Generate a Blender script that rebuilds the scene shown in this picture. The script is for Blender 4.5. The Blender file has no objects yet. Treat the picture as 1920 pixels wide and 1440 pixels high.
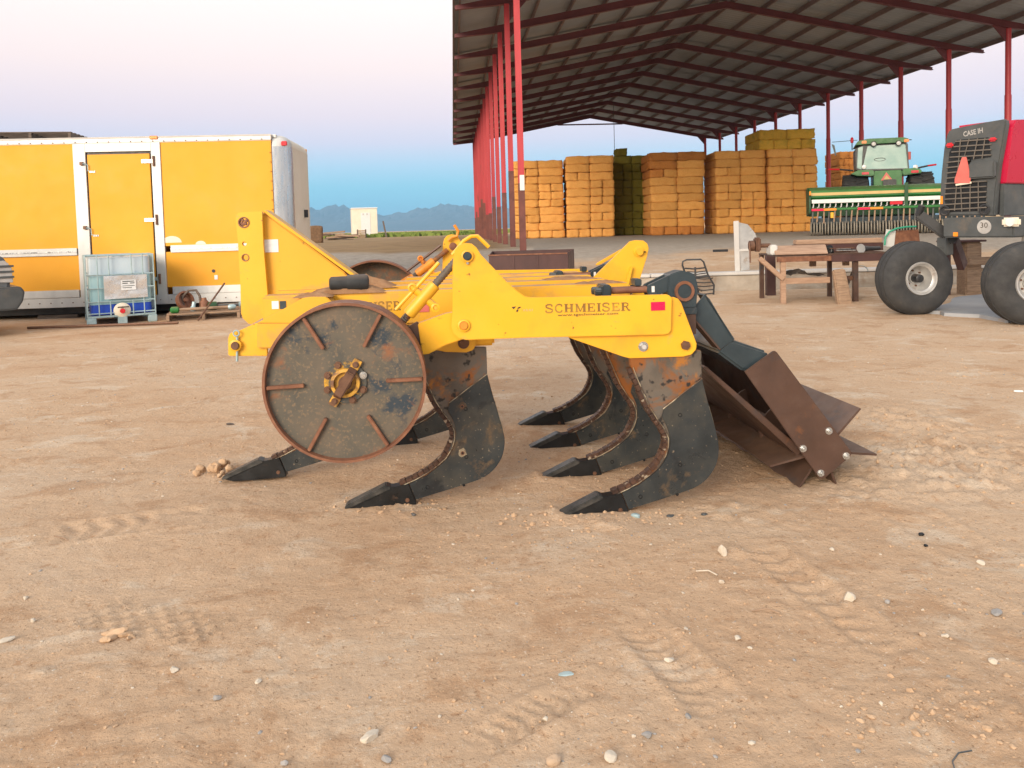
import bpy, bmesh, math, random
import numpy as np
from mathutils import Vector, Matrix

# ---------------------------------------------------------------- camera, sky, sun, exposure
SC = bpy.context.scene
COL = SC.collection
FPX, CX, CY, PITCH, ROLL, CAMH = 1450.0, 960.0, 502.0, math.radians(2.95), math.radians(1.6), 1.40
CAMROT = Matrix.Rotation(math.pi / 2 - PITCH, 4, 'X') @ Matrix.Rotation(-ROLL, 4, 'Z')
cam_data = bpy.data.cameras.new('camera')
cam_data.sensor_width = 36.0
cam_data.lens = FPX / 1920 * 36
cam_data.shift_y = -(720 - CY) / 1920
cam_data.clip_start = 0.05
cam_data.clip_end = 60000
cam = bpy.data.objects.new('camera', cam_data)
COL.objects.link(cam)
cam.matrix_world = Matrix.Translation((0, 0, CAMH)) @ CAMROT
SC.camera = cam

SUN_EL, SUN_AZ = math.radians(18), math.radians(208)      # azimuth measured clockwise from +Y: behind the camera, to its left
world = bpy.data.worlds.new('World')
SC.world = world
world.use_nodes = True
wn, wl = world.node_tree.nodes, world.node_tree.links
for n in list(wn): wn.remove(n)
w_out = wn.new('ShaderNodeOutputWorld')
w_bg = wn.new('ShaderNodeBackground')
w_bg2 = wn.new('ShaderNodeBackground')
w_add = wn.new('ShaderNodeAddShader')
w_tc = wn.new('ShaderNodeTexCoord')
w_sep = wn.new('ShaderNodeSeparateXYZ')
w_as = wn.new('ShaderNodeMath'); w_as.operation = 'ARCSINE'
w_mr = wn.new('ShaderNodeMapRange')
w_mr.inputs['From Min'].default_value = 0.0
w_mr.inputs['From Max'].default_value = math.radians(40)
w_rp = wn.new('ShaderNodeValToRGB')
def srgb(r, g, b):
    f = lambda c: (c / 255) / 12.92 if c / 255 <= 0.04045 else ((c / 255 + 0.055) / 1.055) ** 2.4
    return (f(r), f(g), f(b), 1.0)
SKY = [(0.0, (100, 184, 220)), (1.2, (108, 194, 226)), (3.2, (132, 202, 228)), (4.8, (176, 206, 230)), (6.4, (212, 206, 224)), (8.2, (230, 212, 220)),
       (11.5, (248, 226, 221)), (15.5, (252, 239, 231)), (22, (252, 246, 242)), (40, (246, 246, 250))]
els = w_rp.color_ramp.elements
for i, (e, c) in enumerate(SKY):
    el = els[i] if i < 2 else els.new(e / 40)
    el.position = e / 40
    el.color = srgb(*c)
w_sky = wn.new('ShaderNodeTexSky')
w_sky.sky_type = 'NISHITA'
w_sky.sun_disc = False
w_sky.sun_elevation = SUN_EL
w_sky.sun_rotation = SUN_AZ
w_bg.inputs['Strength'].default_value = 0.73
w_bg2.inputs['Strength'].default_value = 0.01
wl.new(w_tc.outputs['Generated'], w_sep.inputs[0])
wl.new(w_sep.outputs['Z'], w_as.inputs[0])
wl.new(w_as.outputs[0], w_mr.inputs['Value'])
wl.new(w_mr.outputs[0], w_rp.inputs[0])
wl.new(w_rp.outputs[0], w_bg.inputs['Color'])
wl.new(w_sky.outputs[0], w_bg2.inputs['Color'])
wl.new(w_bg.outputs[0], w_add.inputs[0])
wl.new(w_bg2.outputs[0], w_add.inputs[1])
wl.new(w_add.outputs[0], w_out.inputs['Surface'])

sun_data = bpy.data.lights.new('sun', 'SUN')
sun_data.energy = 3.0
sun_data.angle = math.radians(32)
sun_data.color = (1.0, 0.84, 0.66)
sun = bpy.data.objects.new('sun', sun_data)
COL.objects.link(sun)
sd = Vector((math.sin(SUN_AZ) * math.cos(SUN_EL), math.cos(SUN_AZ) * math.cos(SUN_EL), math.sin(SUN_EL)))
sun.rotation_euler = sd.to_track_quat('Z', 'Y').to_euler()

SC.view_settings.view_transform = 'Standard'
SC.view_settings.look = 'None'
SC.view_settings.gamma = 1.0
SC.view_settings.exposure = 0.70
SC.view_settings.use_curve_mapping = False
SC.cycles.max_bounces = 6
SC.cycles.use_denoising = True

# ---------------------------------------------------------------- measuring: where a sight line of the photograph meets a plane of the place
_R3 = CAMROT.to_3x3()
CAMP = Vector((0, 0, CAMH))
def ray(x, y): return _R3 @ Vector(((x - CX) / FPX, -(y - CY) / FPX, -1))
def at(x, y, Y):
    d = ray(x, y); return CAMP + d * (Y / d.y)
def onground(x, y, z=0.0):
    d = ray(x, y); return CAMP + d * ((z - CAMH) / d.z)

# ---------------------------------------------------------------- mesh helpers
class MB:
    def __init__(s): s.v = []; s.f = []
    def add(s, vs, fs):
        o = len(s.v); s.v += [tuple(v) for v in vs]; s.f += [tuple(i + o for i in f) for f in fs]; return s
    def box(s, c, size, rot=None):
        hx, hy, hz = size[0] / 2, size[1] / 2, size[2] / 2
        vs = [Vector((x, y, z)) for x in (-hx, hx) for y in (-hy, hy) for z in (-hz, hz)]
        if rot is not None: vs = [rot @ v for v in vs]
        c = Vector(c)
        return s.add([v + c for v in vs], [(0, 1, 3, 2), (4, 6, 7, 5), (0, 4, 5, 1), (2, 3, 7, 6), (0, 2, 6, 4), (1, 5, 7, 3)])
    def b(s, x0, x1, y0, y1, z0, z1): return s.box(((x0 + x1) / 2, (y0 + y1) / 2, (z0 + z1) / 2), (abs(x1 - x0), abs(y1 - y0), abs(z1 - z0)))
    def bar(s, p0, p1, w, h, up=(0, 0, 1)):
        p0, p1 = Vector(p0), Vector(p1); d = (p1 - p0); L = d.length; d.normalize()
        up = Vector(up)
        if abs(d.dot(up)) > .99: up = Vector((0, 1, 0))
        sx = d.cross(up).normalized(); sz = sx.cross(d).normalized()
        rot = Matrix((d, sx, sz)).transposed()
        return s.box((p0 + p1) / 2, (L, w, h), rot)
    def prism(s, poly, y0, y1):                    # polygon in (x,z), extruded along y
        n = len(poly)
        a = sum(poly[i][0] * poly[(i + 1) % n][1] - poly[(i + 1) % n][0] * poly[i][1] for i in range(n))
        if a < 0: poly = poly[::-1]
        vs = [(p[0], y0, p[1]) for p in poly] + [(p[0], y1, p[1]) for p in poly]
        fs = [tuple(range(n)), tuple(range(2 * n - 1, n - 1, -1))]
        for i in range(n): j = (i + 1) % n; fs.append((j, i, i + n, j + n))
        return s.add(vs, fs)
    def cyl(s, p0, p1, r0, r1=None, n=16, cap=True):
        if r1 is None: r1 = r0
        p0, p1 = Vector(p0), Vector(p1); d = (p1 - p0).normalized()
        a = d.orthogonal().normalized(); b_ = d.cross(a)
        vs = []
        for p, r in ((p0, r0), (p1, r1)):
            for i in range(n):
                t = 2 * math.pi * i / n; vs.append(p + (a * math.cos(t) + b_ * math.sin(t)) * r)
        fs = [(i, (i + 1) % n, (i + 1) % n + n, i + n) for i in range(n)]
        if cap: fs += [tuple(range(n - 1, -1, -1)), tuple(range(n, 2 * n))]
        return s.add(vs, fs)
    def lathe(s, c, axis, prof, n=24, up=None, caps=True):    # prof: (distance along axis, radius)
        c = Vector(c); d = Vector(axis).normalized(); a = d.orthogonal().normalized() if up is None else Vector(up); b_ = d.cross(a)
        vs = []
        for t, r in prof:
            for i in range(n):
                q = 2 * math.pi * i / n; vs.append(c + d * t + (a * math.cos(q) + b_ * math.sin(q)) * r)
        m = len(prof); fs = []
        for k in range(m - 1):
            for i in range(n): fs.append((k * n + i, k * n + (i + 1) % n, (k + 1) * n + (i + 1) % n, (k + 1) * n + i))
        if caps and prof[0][1] > 1e-6: fs.append(tuple(range(n - 1, -1, -1)))
        if caps and prof[-1][1] > 1e-6: fs.append(tuple(range((m - 1) * n, m * n)))
        return s.add(vs, fs)
    def tube(s, pts, r, n=8, closed=False):
        pts = [Vector(p) for p in pts]; m = len(pts); vs = []; prev = None
        for i, p in enumerate(pts):
            t = (pts[(i + 1) % m] - pts[i - 1]) if closed else (pts[min(i + 1, m - 1)] - pts[max(i - 1, 0)])
            t.normalize()
            a = t.orthogonal().normalized() if prev is None else (prev - t * prev.dot(t)).normalized()
            prev = a; b_ = t.cross(a)
            for k in range(n):
                q = 2 * math.pi * k / n; vs.append(p + (a * math.cos(q) + b_ * math.sin(q)) * r)
        fs = []
        for i in range(m if closed else m - 1):
            for k in range(n): j = (i + 1) % m; fs.append((i * n + k, i * n + (k + 1) % n, j * n + (k + 1) % n, j * n + k))
        if not closed: fs += [tuple(range(n - 1, -1, -1)), tuple(range((m - 1) * n, m * n))]
        return s.add(vs, fs)
    def mesh(s, name, mat=None, smooth=False):
        me = bpy.data.meshes.new(name); me.from_pydata(s.v, [], s.f); me.update()
        bm = bmesh.new(); bm.from_mesh(me); bmesh.ops.recalc_face_normals(bm, faces=bm.faces); bm.to_mesh(me); bm.free()
        if mat: me.materials.append(mat)
        if smooth: smooth_by_angle(me)
        return me
    def build(s, name, mat, parent=None, bevel=0.0, smooth=False, seg=2):
        me = s.mesh(name, mat)
        if bevel:
            bm = bmesh.new(); bm.from_mesh(me)
            bmesh.ops.remove_doubles(bm, verts=bm.verts, dist=1e-5)
            es = [e for e in bm.edges if len(e.link_faces) == 2 and e.calc_face_angle(0) > 0.6]
            try: bmesh.ops.bevel(bm, geom=es, offset=bevel, segments=seg, affect='EDGES', clamp_overlap=True)
            except Exception: pass
            bm.to_mesh(me); bm.free()
            smooth = True
        if smooth: smooth_by_angle(me)
        return link(name, me, parent)
def smooth_by_angle(me, ang=0.7):
    bm = bmesh.new(); bm.from_mesh(me)
    for f in bm.faces: f.smooth = True
    for e in bm.edges: e.smooth = len(e.link_faces) == 2 and e.calc_face_angle(3.0) < ang
    bm.to_mesh(me); bm.free()
def link(name, me, parent=None):
    o = bpy.data.objects.new(name, me); COL.objects.link(o)
    if parent is not None: o.parent = parent
    return o
def tag(o, label=None, cat=None, group=None, kind=None):
    if label: o['label'] = label
    if cat: o['category'] = cat
    if group: o['group'] = group
    if kind: o['kind'] = kind
    return o
def thing(name, label, cat, loc=(0, 0, 0), rz=0.0, group=None):
    o = bpy.data.objects.new(name, None); COL.objects.link(o); o.empty_display_size = .2
    o.location = loc; o.rotation_euler = (0, 0, rz)
    return tag(o, label, cat, group)
def copy_tree(o, parent=None, kids=None):
    c = o.copy(); COL.objects.link(c); c.parent = parent
    for ch in (kids if kids is not None else [k for k in bpy.data.objects if k.parent == o]): copy_tree(ch, c)
    return c
def rounded(poly, r, seg=4):                       # round every corner of a 2-D polygon; r may be a list
    n = len(poly); out = []
    for i in range(n):
        p = Vector(poly[i]); a = Vector(poly[i - 1]) - p; b_ = Vector(poly[(i + 1) % n]) - p
        rr = r[i] if isinstance(r, (list, tuple)) else r
        q = min(rr, a.length * .45, b_.length * .45)
        if q < 1e-5: out.append(tuple(p)); continue
        A = p + a.normalized() * q; B = p + b_.normalized() * q
        for k in range(seg + 1):
            t = k / seg; out.append(tuple(A * (1 - t) ** 2 + p * 2 * t * (1 - t) + B * t * t))
    return out

# ---------------------------------------------------------------- materials
def newmat(name):
    m = bpy.data.materials.new(name); m.use_nodes = True
    nt = m.node_tree; return m, nt, nt.nodes['Principled BSDF']
def ramp(nt, stops, fac, interp='LINEAR'):
    r = nt.nodes.new('ShaderNodeValToRGB'); e = r.color_ramp.elements; r.color_ramp.interpolation = interp
    for i, (p, c) in enumerate(stops):
        el = e[i] if i < 2 else e.new(p)
        el.position = p; el.color = (c[0], c[1], c[2], 1) if not isinstance(c, (int, float)) else (c, c, c, 1)
    nt.links.new(fac, r.inputs[0]); return r.outputs[0]
def coords(nt, kind='Object', scale=(1, 1, 1), rand=True):
    tc = nt.nodes.new('ShaderNodeTexCoord'); mp = nt.nodes.new('ShaderNodeMapping'); mp.inputs['Scale'].default_value = scale
    nt.links.new(tc.outputs[kind], mp.inputs['Vector'])
    if rand:
        oi = nt.nodes.new('ShaderNodeObjectInfo'); mu = nt.nodes.new('ShaderNodeMath'); mu.operation = 'MULTIPLY'; mu.inputs[1].default_value = 37.0
        nt.links.new(oi.outputs['Random'], mu.inputs[0]); nt.links.new(mu.outputs[0], mp.inputs['Location'])
    return mp.outputs[0]
def noise(nt, vec, scale, detail=4, rough=.6, dist=0.0):
    n = nt.nodes.new('ShaderNodeTexNoise'); n.inputs['Scale'].default_value = scale; n.inputs['Detail'].default_value = detail
    n.inputs['Roughness'].default_value = rough; n.inputs['Distortion'].default_value = dist
    nt.links.new(vec, n.inputs['Vector']); return n.outputs['Fac']
def mixc(nt, fac, a, b, mode='MIX'):
    m = nt.nodes.new('ShaderNodeMix'); m.data_type = 'RGBA'; m.blend_type = mode
    for s, v in ((m.inputs[0], fac), (m.inputs[6], a), (m.inputs[7], b)):
        if isinstance(v, (int, float)): s.default_value = v
        elif isinstance(v, (tuple, list)): s.default_value = (v[0], v[1], v[2], 1)
        else: nt.links.new(v, s)
    return m.outputs[2]
def math_(nt, op, a, b=None):
    m = nt.nodes.new('ShaderNodeMath'); m.operation = op
    for s, v in ((m.inputs[0], a), (m.inputs[1], b)):
        if v is None: continue
        if isinstance(v, (int, float)): s.default_value = v
        else: nt.links.new(v, s)
    return m.outputs[0]
def bump(nt, bs, h, strength, dist=.01):
    b = nt.nodes.new('ShaderNodeBump'); b.inputs['Strength'].default_value = strength; b.inputs['Distance'].default_value = dist
    nt.links.new(h, b.inputs['Height']); nt.links.new(b.outputs[0], bs.inputs['Normal'])
def M(name, stops, scale=6, rough=.6, metal=0.0, bmp=.15, bdist=.004, bscale=None, stretch=(1, 1, 1), patch=None, speck=None, dust=None, detail=5, spec=.5):
    """colour from a noise ramp; patch / speck = (colour, scale, low, high) overlays; dust = (colour, amount) settling on upward faces"""
    m, nt, bs = newmat(name)
    v = coords(nt, 'Object', stretch)
    f = noise(nt, v, scale, detail)
    c = ramp(nt, stops, f)
    rgh = None
    for ov in [patch] if isinstance(patch, tuple) else (patch or []):
        pf = ramp(nt, [(ov[2], 0.0), (ov[3], 1.0)], noise(nt, v, ov[1], 6, .65, .4))
        c = mixc(nt, pf, c, ov[0])
    if speck:
        pf = ramp(nt, [(speck[2], 0.0), (speck[3], 1.0)], noise(nt, v, speck[1], 2, .5))
        c = mixc(nt, pf, c, speck[0])
    if dust:
        g = nt.nodes.new('ShaderNodeNewGeometry'); sp = nt.nodes.new('ShaderNodeSeparateXYZ'); nt.links.new(g.outputs['Normal'], sp.inputs[0])
        up = ramp(nt, [(.35, 0.0), (.9, 1.0)], sp.outputs['Z'])
        dn = ramp(nt, [(.3, .25), (.65, 1.0)], noise(nt, v, 7, 5, .65))
        c = mixc(nt, math_(nt, 'MULTIPLY', math_(nt, 'MULTIPLY', up, dn), dust[1]), c, dust[0])
    nt.links.new(c, bs.inputs['Base Color'])
    bs.inputs['Metallic'].default_value = metal
    bs.inputs['Specular IOR Level'].default_value = spec
    nr = noise(nt, v, scale * 2.3, 4)
    nt.links.new(ramp(nt, [(.25, max(rough - .13, .05)), (.75, min(rough + .13, 1))], nr), bs.inputs['Roughness'])
    if bmp: bump(nt, bs, noise(nt, v, bscale or scale * 5, 5, .65), bmp, bdist)
    return m
DUST = (.36, .22, .125)
Mt = {}
Mt['yellow'] = M('yellow_paint', [(.3, (.75, .395, .016)), (.7, (.82, .445, .024))], 3, .42, bmp=.06, bscale=40, dust=(DUST, .75), speck=((.20, .075, .02), 26, .72, .78), patch=[((.66, .32, .03), 2.2, .5, .75), ((.50, .30, .11), 9, .62, .8)])
Mt['yellow_dusty'] = M('dusty_yellow_paint', [(.3, (.71, .37, .018)), (.7, (.78, .415, .024))], 3, .5, bmp=.08, bscale=40, dust=(DUST, 1.0), speck=((.20, .075, .02), 22, .72, .8), patch=((.42, .24, .10), 3.2, .52, .72))
Mt['yellow_chip'] = M('chipped_yellow_paint', [(.3, (.78, .40, .012)), (.7, (.82, .44, .016))], 4, .45, bmp=.1, bscale=50, dust=(DUST, .7), patch=((.22, .085, .03), 8, .60, .66))
Mt['orange'] = M('worn_orange_paint', [(.3, (.62, .19, .02)), (.7, (.75, .30, .02))], 14, .55, bmp=.15, patch=((.20, .06, .025), 11, .54, .66), dust=(DUST, .5))
Mt['shank'] = M('scaled_steel', [(.25, (.085, .075, .062)), (.5, (.15, .125, .10)), (.75, (.10, .105, .105))], 5, .5, metal=.3, bmp=.2, patch=[((.27, .095, .022), 4.0, .50, .60), ((.40, .16, .03), 7.0, .58, .68)], speck=((.03, .027, .025), 24, .62, .7))
Mt['wear'] = M('dark_steel_plate', [(.25, (.022, .028, .032)), (.45, (.046, .054, .058)), (.6, (.074, .076, .070)), (.75, (.040, .043, .045))], 4.0, .36, metal=.45, bmp=.15, patch=[((.17, .12, .075), 7, .58, .70), ((.03, .034, .038), 5, .60, .68)], speck=((.24, .20, .15), 60, .66, .74))
Mt['strip'] = M('worn_hardface', [(.3, (.045, .026, .020)), (.7, (.12, .062, .040))], 16, .5, metal=.35, bmp=.4, bdist=.006, speck=((.38, .31, .23), 26, .64, .72))
Mt['point'] = M('black_point', [(.3, (.008, .009, .010)), (.7, (.022, .024, .026))], 8, .4, metal=.3, bmp=.2, patch=((.09, .06, .045), 9, .64, .74))
Mt['point_top'] = M('scuffed_point_top', [(.3, (.03, .034, .036)), (.7, (.10, .098, .092))], 20, .42, metal=.5, bmp=.3)
Mt['weld'] = M('weld_bead', [(.3, (.16, .12, .08)), (.5, (.36, .30, .21)), (.7, (.60, .53, .38))], 16, .4, metal=.4, bmp=.4, patch=((.10, .07, .05), 9, .48, .56))
Mt['disc'] = M('mottled_wheel_disc', [(.2, (.055, .060, .058)), (.45, (.10, .090, .070)), (.7, (.14, .110, .080))], 6, .62, metal=.15, bmp=.3, bscale=60, bdist=.003, patch=[((.028, .042, .056), 4.2, .57, .64), ((.24, .10, .045), 4.6, .58, .68)], speck=((.19, .135, .085), 80, .54, .74))
Mt['hubmix'] = M('greasy_hub', [(.3, (.05, .06, .065)), (.7, (.11, .10, .08))], 8, .5, metal=.3, patch=((.58, .32, .03), 9, .56, .62))
Mt['hubyellow'] = M('worn_hub_paint', [(.3, (.52, .27, .03)), (.7, (.66, .37, .06))], 9, .5, bmp=.2, patch=((.15, .07, .035), 10, .50, .60))
Mt['rust'] = M('rusty_rim', [(.25, (.13, .052, .030)), (.55, (.22, .095, .052)), (.8, (.32, .16, .085))], 14, .62, metal=.2, bmp=.35)
Mt['brownsteel'] = M('brown_rusted_steel', [(.25, (.070, .042, .032)), (.55, (.105, .060, .044)), (.8, (.135, .088, .066))], 5, .42, metal=.3, bmp=.12, patch=[((.20, .082, .035), 4, .62, .74), ((.045, .050, .058), 3, .58, .7)], dust=((.30, .19, .12), .35))
Mt['bluesteel'] = M('dark_blue_painted_steel', [(.25, (.020, .032, .040)), (.6, (.040, .058, .068)), (.85, (.075, .092, .098))], 5, .38, metal=.2, bmp=.08, patch=((.12, .10, .085), 7, .62, .75), dust=((.28, .25, .22), .5))
Mt['bolt'] = M('rusty_bolt', [(.3, (.11, .055, .035)), (.7, (.19, .10, .06))], 30, .55, metal=.4)
Mt['zinc'] = M('zinc_bolt', [(.3, (.42, .43, .43)), (.7, (.62, .62, .60))], 30, .3, metal=.8)
Mt['blackrubber'] = M('black_rubber', [(.3, (.018, .020, .022)), (.7, (.040, .042, .044))], 10, .72, bmp=.2, dust=((.20, .15, .11), .55))
Mt['dirt'] = M('settled_dust', [(.3, (.24, .125, .062)), (.7, (.36, .21, .115))], 14, .95, bmp=.5, bdist=.008, spec=.1)
Mt['white'] = M('white_paint', [(.3, (.66, .67, .66)), (.7, (.74, .74, .72))], 6, .5, bmp=.05)
Mt['alu'] = M('weathered_aluminium', [(.3, (.54, .55, .54)), (.7, (.68, .68, .65))], 5, .45, metal=.2, bmp=.06, stretch=(1, 1, .3), dust=((.4, .3, .2), .4))
Mt['alu_bright'] = M('shiny_aluminium', [(.3, (.55, .58, .6)), (.7, (.74, .74, .72))], 3, .3, metal=.75, bmp=.08, stretch=(3, 3, .4))
Mt['tyellow'] = M('faded_yellow_panel', [(.3, (.74, .345, .032)), (.7, (.79, .38, .038))], 1.2, .6, bmp=.03, speck=((.62, .42, .2), 40, .78, .82), patch=((.70, .37, .06), 1.2, .55, .8), spec=.25)
Mt['wood'] = M('weathered_wood', [(.25, (.17, .11, .07)), (.5, (.30, .20, .13)), (.8, (.42, .29, .19))], 5, .8, bmp=.4, stretch=(1, 8, 8), patch=((.12, .08, .055), 5, .6, .75))
Mt['darkwood'] = M('dark_weathered_wood', [(.25, (.06, .045, .035)), (.5, (.12, .09, .07)), (.8, (.20, .16, .13))], 5, .85, bmp=.4, stretch=(1, 8, 8))
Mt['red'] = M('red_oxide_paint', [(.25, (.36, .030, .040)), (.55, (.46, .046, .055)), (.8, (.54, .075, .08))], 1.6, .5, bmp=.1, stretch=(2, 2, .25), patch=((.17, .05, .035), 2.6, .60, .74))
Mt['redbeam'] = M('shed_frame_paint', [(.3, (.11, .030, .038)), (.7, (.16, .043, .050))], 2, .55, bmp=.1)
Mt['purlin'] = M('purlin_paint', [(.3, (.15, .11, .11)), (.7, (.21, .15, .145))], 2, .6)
Mt['rustbase'] = M('rusted_column_foot', [(.25, (.10, .035, .028)), (.6, (.17, .055, .042)), (.85, (.25, .09, .06))], 3, .65, bmp=.25)
Mt['roof'] = M('galvanised_roof_sheet', [(.3, (.30, .325, .35)), (.7, (.38, .405, .43))], .8, .6, metal=.1, bmp=0)
Mt['concrete'] = M('old_concrete', [(.25, (.28, .24, .19)), (.55, (.38, .33, .27)), (.8, (.46, .42, .36))], 2.2, .9, bmp=.5, bdist=.02, patch=((.25, .17, .11), 1.3, .52, .7))
Mt['concrete_top'] = M('pale_concrete', [(.3, (.46, .45, .43)), (.7, (.58, .56, .53))], 2.5, .85, bmp=.3)
Mt['trough'] = M('maroon_trough_steel', [(.25, (.055, .028, .027)), (.6, (.088, .042, .038)), (.85, (.12, .062, .052))], 3, .55, metal=.2, bmp=.15, stretch=(1, 1, .4))
Mt['black'] = M('black_plastic', [(.3, (.016, .017, .019)), (.7, (.032, .033, .036))], 6, .45, bmp=.1, dust=((.22, .17, .13), .4))
Mt['darkgrey'] = M('dark_grey_plastic', [(.3, (.055, .062, .064)), (.7, (.090, .095, .095))], 4, .5, bmp=.08, dust=((.28, .21, .15), .6), patch=((.14, .115, .09), 3, .58, .8))
Mt['tyre'] = M('dusty_tyre', [(.25, (.022, .023, .025)), (.6, (.042, .042, .042)), (.85, (.085, .074, .062))], 5, .8, bmp=.15)
Mt['green'] = M('green_paint', [(.3, (.016, .13, .024)), (.7, (.030, .19, .036))], 3, .4, bmp=.03, dust=((.30, .24, .15), .35))
Mt['darkgreen'] = M('shaded_green_steel', [(.3, (.012, .055, .018)), (.7, (.02, .085, .026))], 4, .5)  # darker copy of the green paint, shade put into its colour
Mt['ygold'] = M('golden_stripe', [(.3, (.50, .35, .13)), (.7, (.58, .42, .17))], 4, .5)
Mt['casered'] = M('red_hood_paint', [(.3, (.44, .010, .045)), (.7, (.50, .014, .055))], 2, .32, bmp=.02)
Mt['silver'] = M('silver_rim', [(.3, (.46, .46, .45)), (.7, (.60, .59, .57))], 6, .38, metal=.5, patch=((.34, .26, .2), 6, .6, .75))
Mt['redlens'] = M('red_lens', [(.3, (.55, .02, .03)), (.7, (.62, .03, .04))], 10, .2)
Mt['pinkred'] = M('pink_red_reflector', [(.3, (.80, .005, .06)), (.7, (.86, .01, .08))], 10, .3)
Mt['amber'] = M('amber_lens', [(.3, (.85, .24, .02)), (.7, (.9, .3, .03))], 10, .25)
Mt['salmon'] = M('faded_triangle', [(.3, (.56, .12, .10)), (.7, (.64, .16, .13))], 8, .5)
Mt['glassy'] = M('dusty_cab_glass', [(.3, (.32, .50, .46)), (.7, (.50, .66, .60))], 1.4, .12, bmp=0)
Mt['lamp'] = M('clear_lamp', [(.3, (.62, .64, .62)), (.7, (.8, .8, .78))], 10, .15)
Mt['cream'] = M('cream_painted_metal', [(.3, (.70, .63, .50)), (.7, (.78, .71, .58))], 1.5, .6, bmp=.05)
Mt['hose'] = M('orange_hose', [(.3, (.42, .14, .06)), (.7, (.5, .2, .1))], 8, .6)
Mt['ink'] = M('brown_lettering', [(.3, (.13, .06, .018)), (.5, (.24, .125, .025)), (.7, (.46, .25, .03))], 14, .5, bmp=0)
Mt['ink2'] = M('dark_lettering', [(.3, (.03, .022, .015)), (.7, (.07, .05, .03))], 10, .5, bmp=0)
Mt['greyletter'] = M('grey_lettering', [(.3, (.34, .33, .32)), (.7, (.45, .44, .42))], 10, .5, bmp=0)
Mt['paper'] = M('printed_paper', [(.3, (.62, .66, .68)), (.7, (.78, .79, .78))], 14, .6, bmp=0, stretch=(1, 1, 5))
Mt['cagesteel'] = M('galvanised_cage', [(.3, (.30, .42, .44)), (.7, (.42, .54, .56))], 12, .4, metal=.3)
Mt['tank'] = M('milky_tank_plastic', [(.3, (.30, .52, .56)), (.7, (.38, .58, .62))], 2, .4, bmp=0)
Mt['tanktop'] = M('milky_empty_tank', [(.3, (.46, .58, .66)), (.7, (.54, .64, .70))], 2, .4, bmp=0)
Mt['tankblue'] = M('blue_plastic', [(.3, (.008, .05, .42)), (.7, (.015, .09, .55))], 3, .4, bmp=0)
Mt['foil'] = M('crumpled_label_plate', [(.3, (.55, .55, .54)), (.7, (.78, .77, .75))], 4, .3, metal=.6, bmp=.5, bdist=.03, bscale=4)
# ---------------------------------------------------------------- ground
_rs = np.random.RandomState(7)
_perm = _rs.rand(512, 512)
def vnoise(x, y):
    x = np.asarray(x, float); y = np.asarray(y, float)
    xi = np.floor(x).astype(int); yi = np.floor(y).astype(int); fx = x - xi; fy = y - yi
    fx = fx * fx * fx * (fx * (fx * 6 - 15) + 10); fy = fy * fy * fy * (fy * (fy * 6 - 15) + 10)
    g = lambda a, b: _perm[a % 512, b % 512]
    return (g(xi, yi) * (1 - fx) + g(xi + 1, yi) * fx) * (1 - fy) + (g(xi, yi + 1) * (1 - fx) + g(xi + 1, yi + 1) * fx) * fy - .5
def fbm(x, y, o=4):
    s = 0; a = 1.0
    for k in range(o): s = s + a * vnoise(x * 2 ** k + 17.3 * k, y * 2 ** k + 5.1 * k); a *= .5
    return s
def sstep(a, b, t):
    t = np.clip((t - a) / (b - a), 0, 1); return t * t * (3 - 2 * t)
WALL_Y, WALL_X0 = 15.4, 0.6
PADZ = 0.82
def base_z(x, y):
    x = np.asarray(x, float); y = np.asarray(y, float)
    left = PADZ * sstep(14.5, 24, y)
    right = np.where(y > WALL_Y, .37 + (PADZ - .37) * sstep(15.3, 22, y), .03 * sstep(12, 15.3, y))
    k = sstep(WALL_X0 - .25, WALL_X0 + .05, x)
    return left * (1 - k) + right * k
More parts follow.
